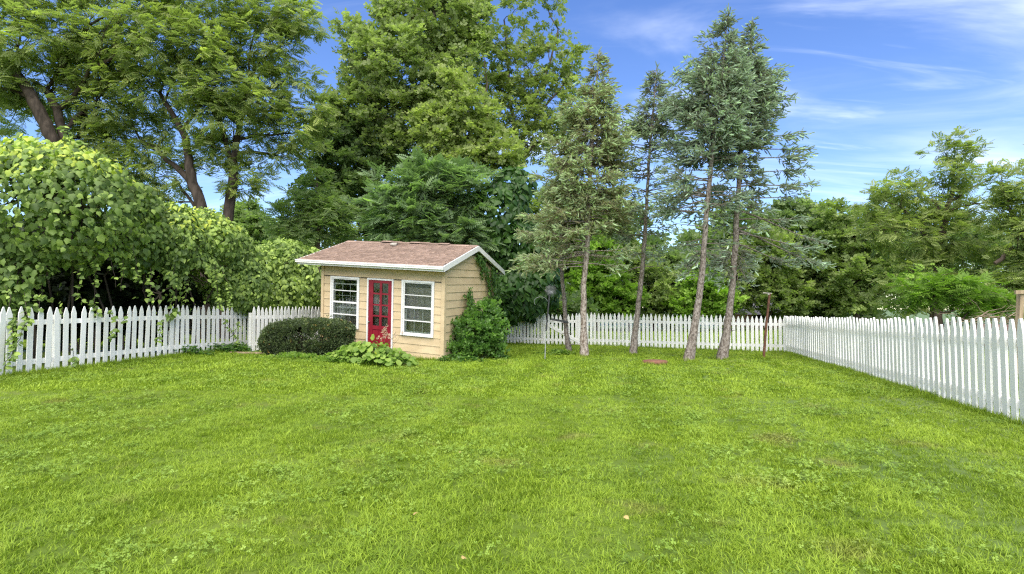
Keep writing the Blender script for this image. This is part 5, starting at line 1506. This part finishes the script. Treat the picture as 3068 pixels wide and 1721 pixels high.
def clover(seed, n, rad):
    r = np.random.default_rng(seed); V, Fc, T = [], [], []
    for k in range(n):
        a = r.uniform(0, 6.28); rr = rad * math.sqrt(r.random()); c = np.array([rr * math.cos(a), rr * math.sin(a), r.uniform(.02, .05)])
        s = r.uniform(.005, .009); a0 = r.uniform(0, 6.28); tl = r.normal(0, .3, 2); t = r.random()
        for q in range(3):
            b = a0 + q * 2.094; dx_, dy_ = math.cos(b), math.sin(b)
            def pt(u, v):
                x, y = s * (u * dx_ - v * dy_), s * (u * dy_ + v * dx_); return c + [x, y, tl[0] * x + tl[1] * y - .12 * s * abs(v)]
            i = len(V); V += [c, pt(1.0, .75), pt(1.45, 0), pt(1.0, -.75)]; Fc += [(i, i + 1, i + 2), (i, i + 2, i + 3)]; T += [t] * 4
    return np.array(V), np.array(Fc), np.array(T)
def tuft_coll(name, metas, mat):
    c = bpy.data.collections.new(name)
    for k, (V, Fc, T) in enumerate(metas):
        me = mesh_np(name + '_tuft', V, Fc, mat, T)
        c.objects.link(bpy.data.objects.new(name + '_tuft', me))
    return c
def scatter(name, label, pts, rotz, tilt, scl, coll, cat):
    me = bpy.data.meshes.new(name)
    me.vertices.add(len(pts)); me.vertices.foreach_set('co', np.asarray(pts, np.float32).ravel())
    a = me.attributes.new('rot', 'FLOAT_VECTOR', 'POINT'); a.data.foreach_set('vector', np.column_stack([tilt[:, 0], tilt[:, 1], rotz]).astype(np.float32).ravel())
    a = me.attributes.new('scl', 'FLOAT', 'POINT'); a.data.foreach_set('value', scl.astype(np.float32))
    me.update()
    o = bpy.data.objects.new(name, me); COL.objects.link(o)
    tag(o, label, cat, kind='stuff')
    g = bpy.data.node_groups.new(name + '_scatter', 'GeometryNodeTree')
    g.interface.new_socket('Geometry', in_out='INPUT', socket_type='NodeSocketGeometry')
    g.interface.new_socket('Geometry', in_out='OUTPUT', socket_type='NodeSocketGeometry')
    gi = g.nodes.new('NodeGroupInput'); go = g.nodes.new('NodeGroupOutput')
    iop = g.nodes.new('GeometryNodeInstanceOnPoints')
    ci = g.nodes.new('GeometryNodeCollectionInfo'); ci.inputs['Collection'].default_value = coll
    ci.inputs['Separate Children'].default_value = True; ci.inputs['Reset Children'].default_value = True
    iop.inputs['Pick Instance'].default_value = True
    rv = g.nodes.new('FunctionNodeRandomValue'); rv.data_type = 'INT'
    rv.inputs[4].default_value = 0; rv.inputs[5].default_value = len(coll.objects) - 1
    ar = g.nodes.new('GeometryNodeInputNamedAttribute'); ar.data_type = 'FLOAT_VECTOR'; ar.inputs[0].default_value = 'rot'
    asx = g.nodes.new('GeometryNodeInputNamedAttribute'); asx.data_type = 'FLOAT'; asx.inputs[0].default_value = 'scl'
    g.links.new(gi.outputs[0], iop.inputs['Points']); g.links.new(ci.outputs[0], iop.inputs['Instance'])
    g.links.new(rv.outputs[2], iop.inputs['Instance Index'])
    g.links.new(ar.outputs[0], iop.inputs['Rotation']); g.links.new(asx.outputs[0], iop.inputs['Scale'])
    g.links.new(iop.outputs[0], go.inputs[0])
    md = o.modifiers.new('scatter', 'NODES'); md.node_group = g
    return o
def lawn():
    near = tuft_coll('grass', [tuft(s, 22, .045, .020, .044, .0024, 1.7) for s in range(8)], M_GRASS)
    far = tuft_coll('distant_grass', [tuft(50 + s, 24, .09, .025, .055, .0055, 1.5) for s in range(6)], M_GRASS)
    tall = tuft_coll('tall_grass', [tuft(80 + s, 14, .05, .07, .17, .0032, .6) for s in range(6)], M_GRASS)
    clo = tuft_coll('clover', [clover(20 + s, 26, .09) for s in range(6)], M_CLOVER)
    def left_x(y):  return np.interp(y, [0, 8.0, 9.7, 11.9, 15.5], [-12, -8.75, -8.55, -8.0, -7.05])
    def right_x(y): return np.interp(y, [0, 4.9, 6.55, 11.9, 17.7], [5.0, 5.65, 5.88, 7.28, 8.55])
    def samp(y0, y1, dens, pad=1.2, limit=True):
        A = (y1 - y0) * 2 * (.95 * y1 + pad); n = int(A * dens)
        y = rng.uniform(y0, y1, n); x = rng.uniform(-1, 1, n) * (.95 * y1 + pad)
        k = np.abs(x) < .95 * y + pad
        if limit: k &= (x < right_x(y) + 3.5)
        return x[k], y[k]
    def shed_free(x, y):
        v = np.linalg.inv(SM) @ np.stack([x - SO[0], y - SO[1], 0 * x])
        return ~((v[0] > WX) & (v[0] < 0) & (v[1] > 0) & (v[1] < DY))
    def go(name, label, x, y, s, coll, tl=.22, stripe=0.0):
        k = shed_free(x, y) & (np.hypot(x - 3.4, (y - 13.5) / .9) > .3); x, y, s = x[k], y[k], s[k]
        n = len(x)
        # mower passes 0.55 m wide lean the blades alternately away and back
        ph = ((x - .2 * y) / .55) % 2.0
        side = np.clip(np.sin(ph * math.pi) * 3, -1, 1) * stripe
        rz = rng.uniform(0, 6.28, n)
        # euler XYZ is applied before the turn about z, so lean in the world's y needs the turned axes
        tx, ty = -side * np.cos(rz), side * np.sin(rz)
        tilt = rng.normal(0, tl, (n, 2)) + np.stack([tx, ty], 1)
        scatter(name, label, np.stack([x, y, ground_z(x, y)], 1), rz, tilt, s, coll, 'grass' if 'grass' in name else 'clover')
    XS, YS, SS = [], [], []
    for y0, y1, de in ((1.4, 4.2, 620), (4.2, 7, 420), (7, 10, 240)):
        x, y = samp(y0, y1, de); XS.append(x); YS.append(y)
    x, y = np.concatenate(XS), np.concatenate(YS)
    pn = wob(np.stack([x, y, 0 * x], 1), 1.7, 2.0)
    go('lawn_grass', 'short mown yellow-green lawn grass in front', x, y, (1 + .28 * pn + .15 * rng.normal(size=len(x))).clip(.45, 1.7), near, stripe=.15)
    x, y = samp(8.5, 20.5, 105); k = (x > left_x(np.minimum(y, 15.5)) - .3) | (y > 15); x, y = x[k], y[k]
    go('lawn_grass', 'mown lawn grass in the middle distance up to the back fence', x, y, (1 + .2 * rng.normal(size=len(x))).clip(.5, 1.6), far, stripe=.15)
    x, y = samp(20.5, 36, 26, limit=False); k = x > -2
    x, y = x[k], y[k]
    go('meadow_grass', 'grass beyond the back fence', x, y, (1.9 + .3 * rng.normal(size=len(x))).clip(.8, 3), far)
    n = 9000; y = rng.uniform(4.5, 17.5, n); x = right_x(y) + rng.uniform(.3, 9, n)
    go('meadow_grass', 'grass beyond the right hand fence', x, y, (1.8 + .3 * rng.normal(size=n)).clip(.8, 3), far)
    # longer unmown blades at the foot of the fences, the trunks and the shed
    n = 2600
    y = rng.uniform(7, 15.5, n); x = left_x(y) + rng.normal(.1, .09, n)
    y2 = rng.uniform(5.0, 17.7, n); x2 = right_x(y2) + rng.normal(-.1, .08, n)
    x3 = rng.uniform(-1.0, 8.4, n // 2); y3 = np.interp(x3, [-1, 1.07, 2.3, 8.5], [21, 20.2, 19.7, 17.8]) + rng.normal(-.1, .1, n // 2)
    xt, yt = [], []
    for px, d in ((1750, 15.5), (1706, 17.2), (1897, 16.2), (2062, 14.3), (2163, 15.0), (2287, 15.6), (1962, 13.5)):
        a = rng.uniform(0, 6.28, 70); rr = .14 + np.abs(rng.normal(0, .1, 70)) + (.17 if px == 1962 else 0); xt.append((px - 1534) / F_PX * d + rr * np.cos(a)); yt.append(d + rr * np.sin(a))
    t_ = rng.uniform(-3.6, .1, 500); q = np.array([sw((a, -.06 - abs(rng.normal(0, .06)), 0))[:2] for a in t_])
    t2 = rng.uniform(0, 3.4, 300); q2 = np.array([sw((.07 + abs(rng.normal(0, .06)), a, 0))[:2] for a in t2])
    x = np.concatenate([x, x2, x3] + xt + [q[:, 0], q2[:, 0]]); y = np.concatenate([y, y2, y3] + yt + [q[:, 1], q2[:, 1]])
    go('tall_grass', 'longer unmown grass along the fences and trunks', x, y, (.62 + .22 * rng.normal(size=len(x))).clip(.2, 1.4), tall)
    x, y = samp(1.6, 14.5, 42)
    pn = wob(np.stack([x, y, 0 * x], 1), 1.15, 4.4) + .5 * wob(np.stack([x, y, 0 * x], 1), 4.0, 1.4)
    k = (pn + rng.normal(0, .42, len(x)) > .52) & (x > left_x(np.minimum(y, 15.5)) + .2) & (x < right_x(y)); x, y = x[k], y[k]
    go('clover_patches', 'darker patches of clover spreading through the lawn', x, y, (1.15 + .2 * rng.normal(size=len(x))).clip(.6, 1.8), clo, .08)
lawn()
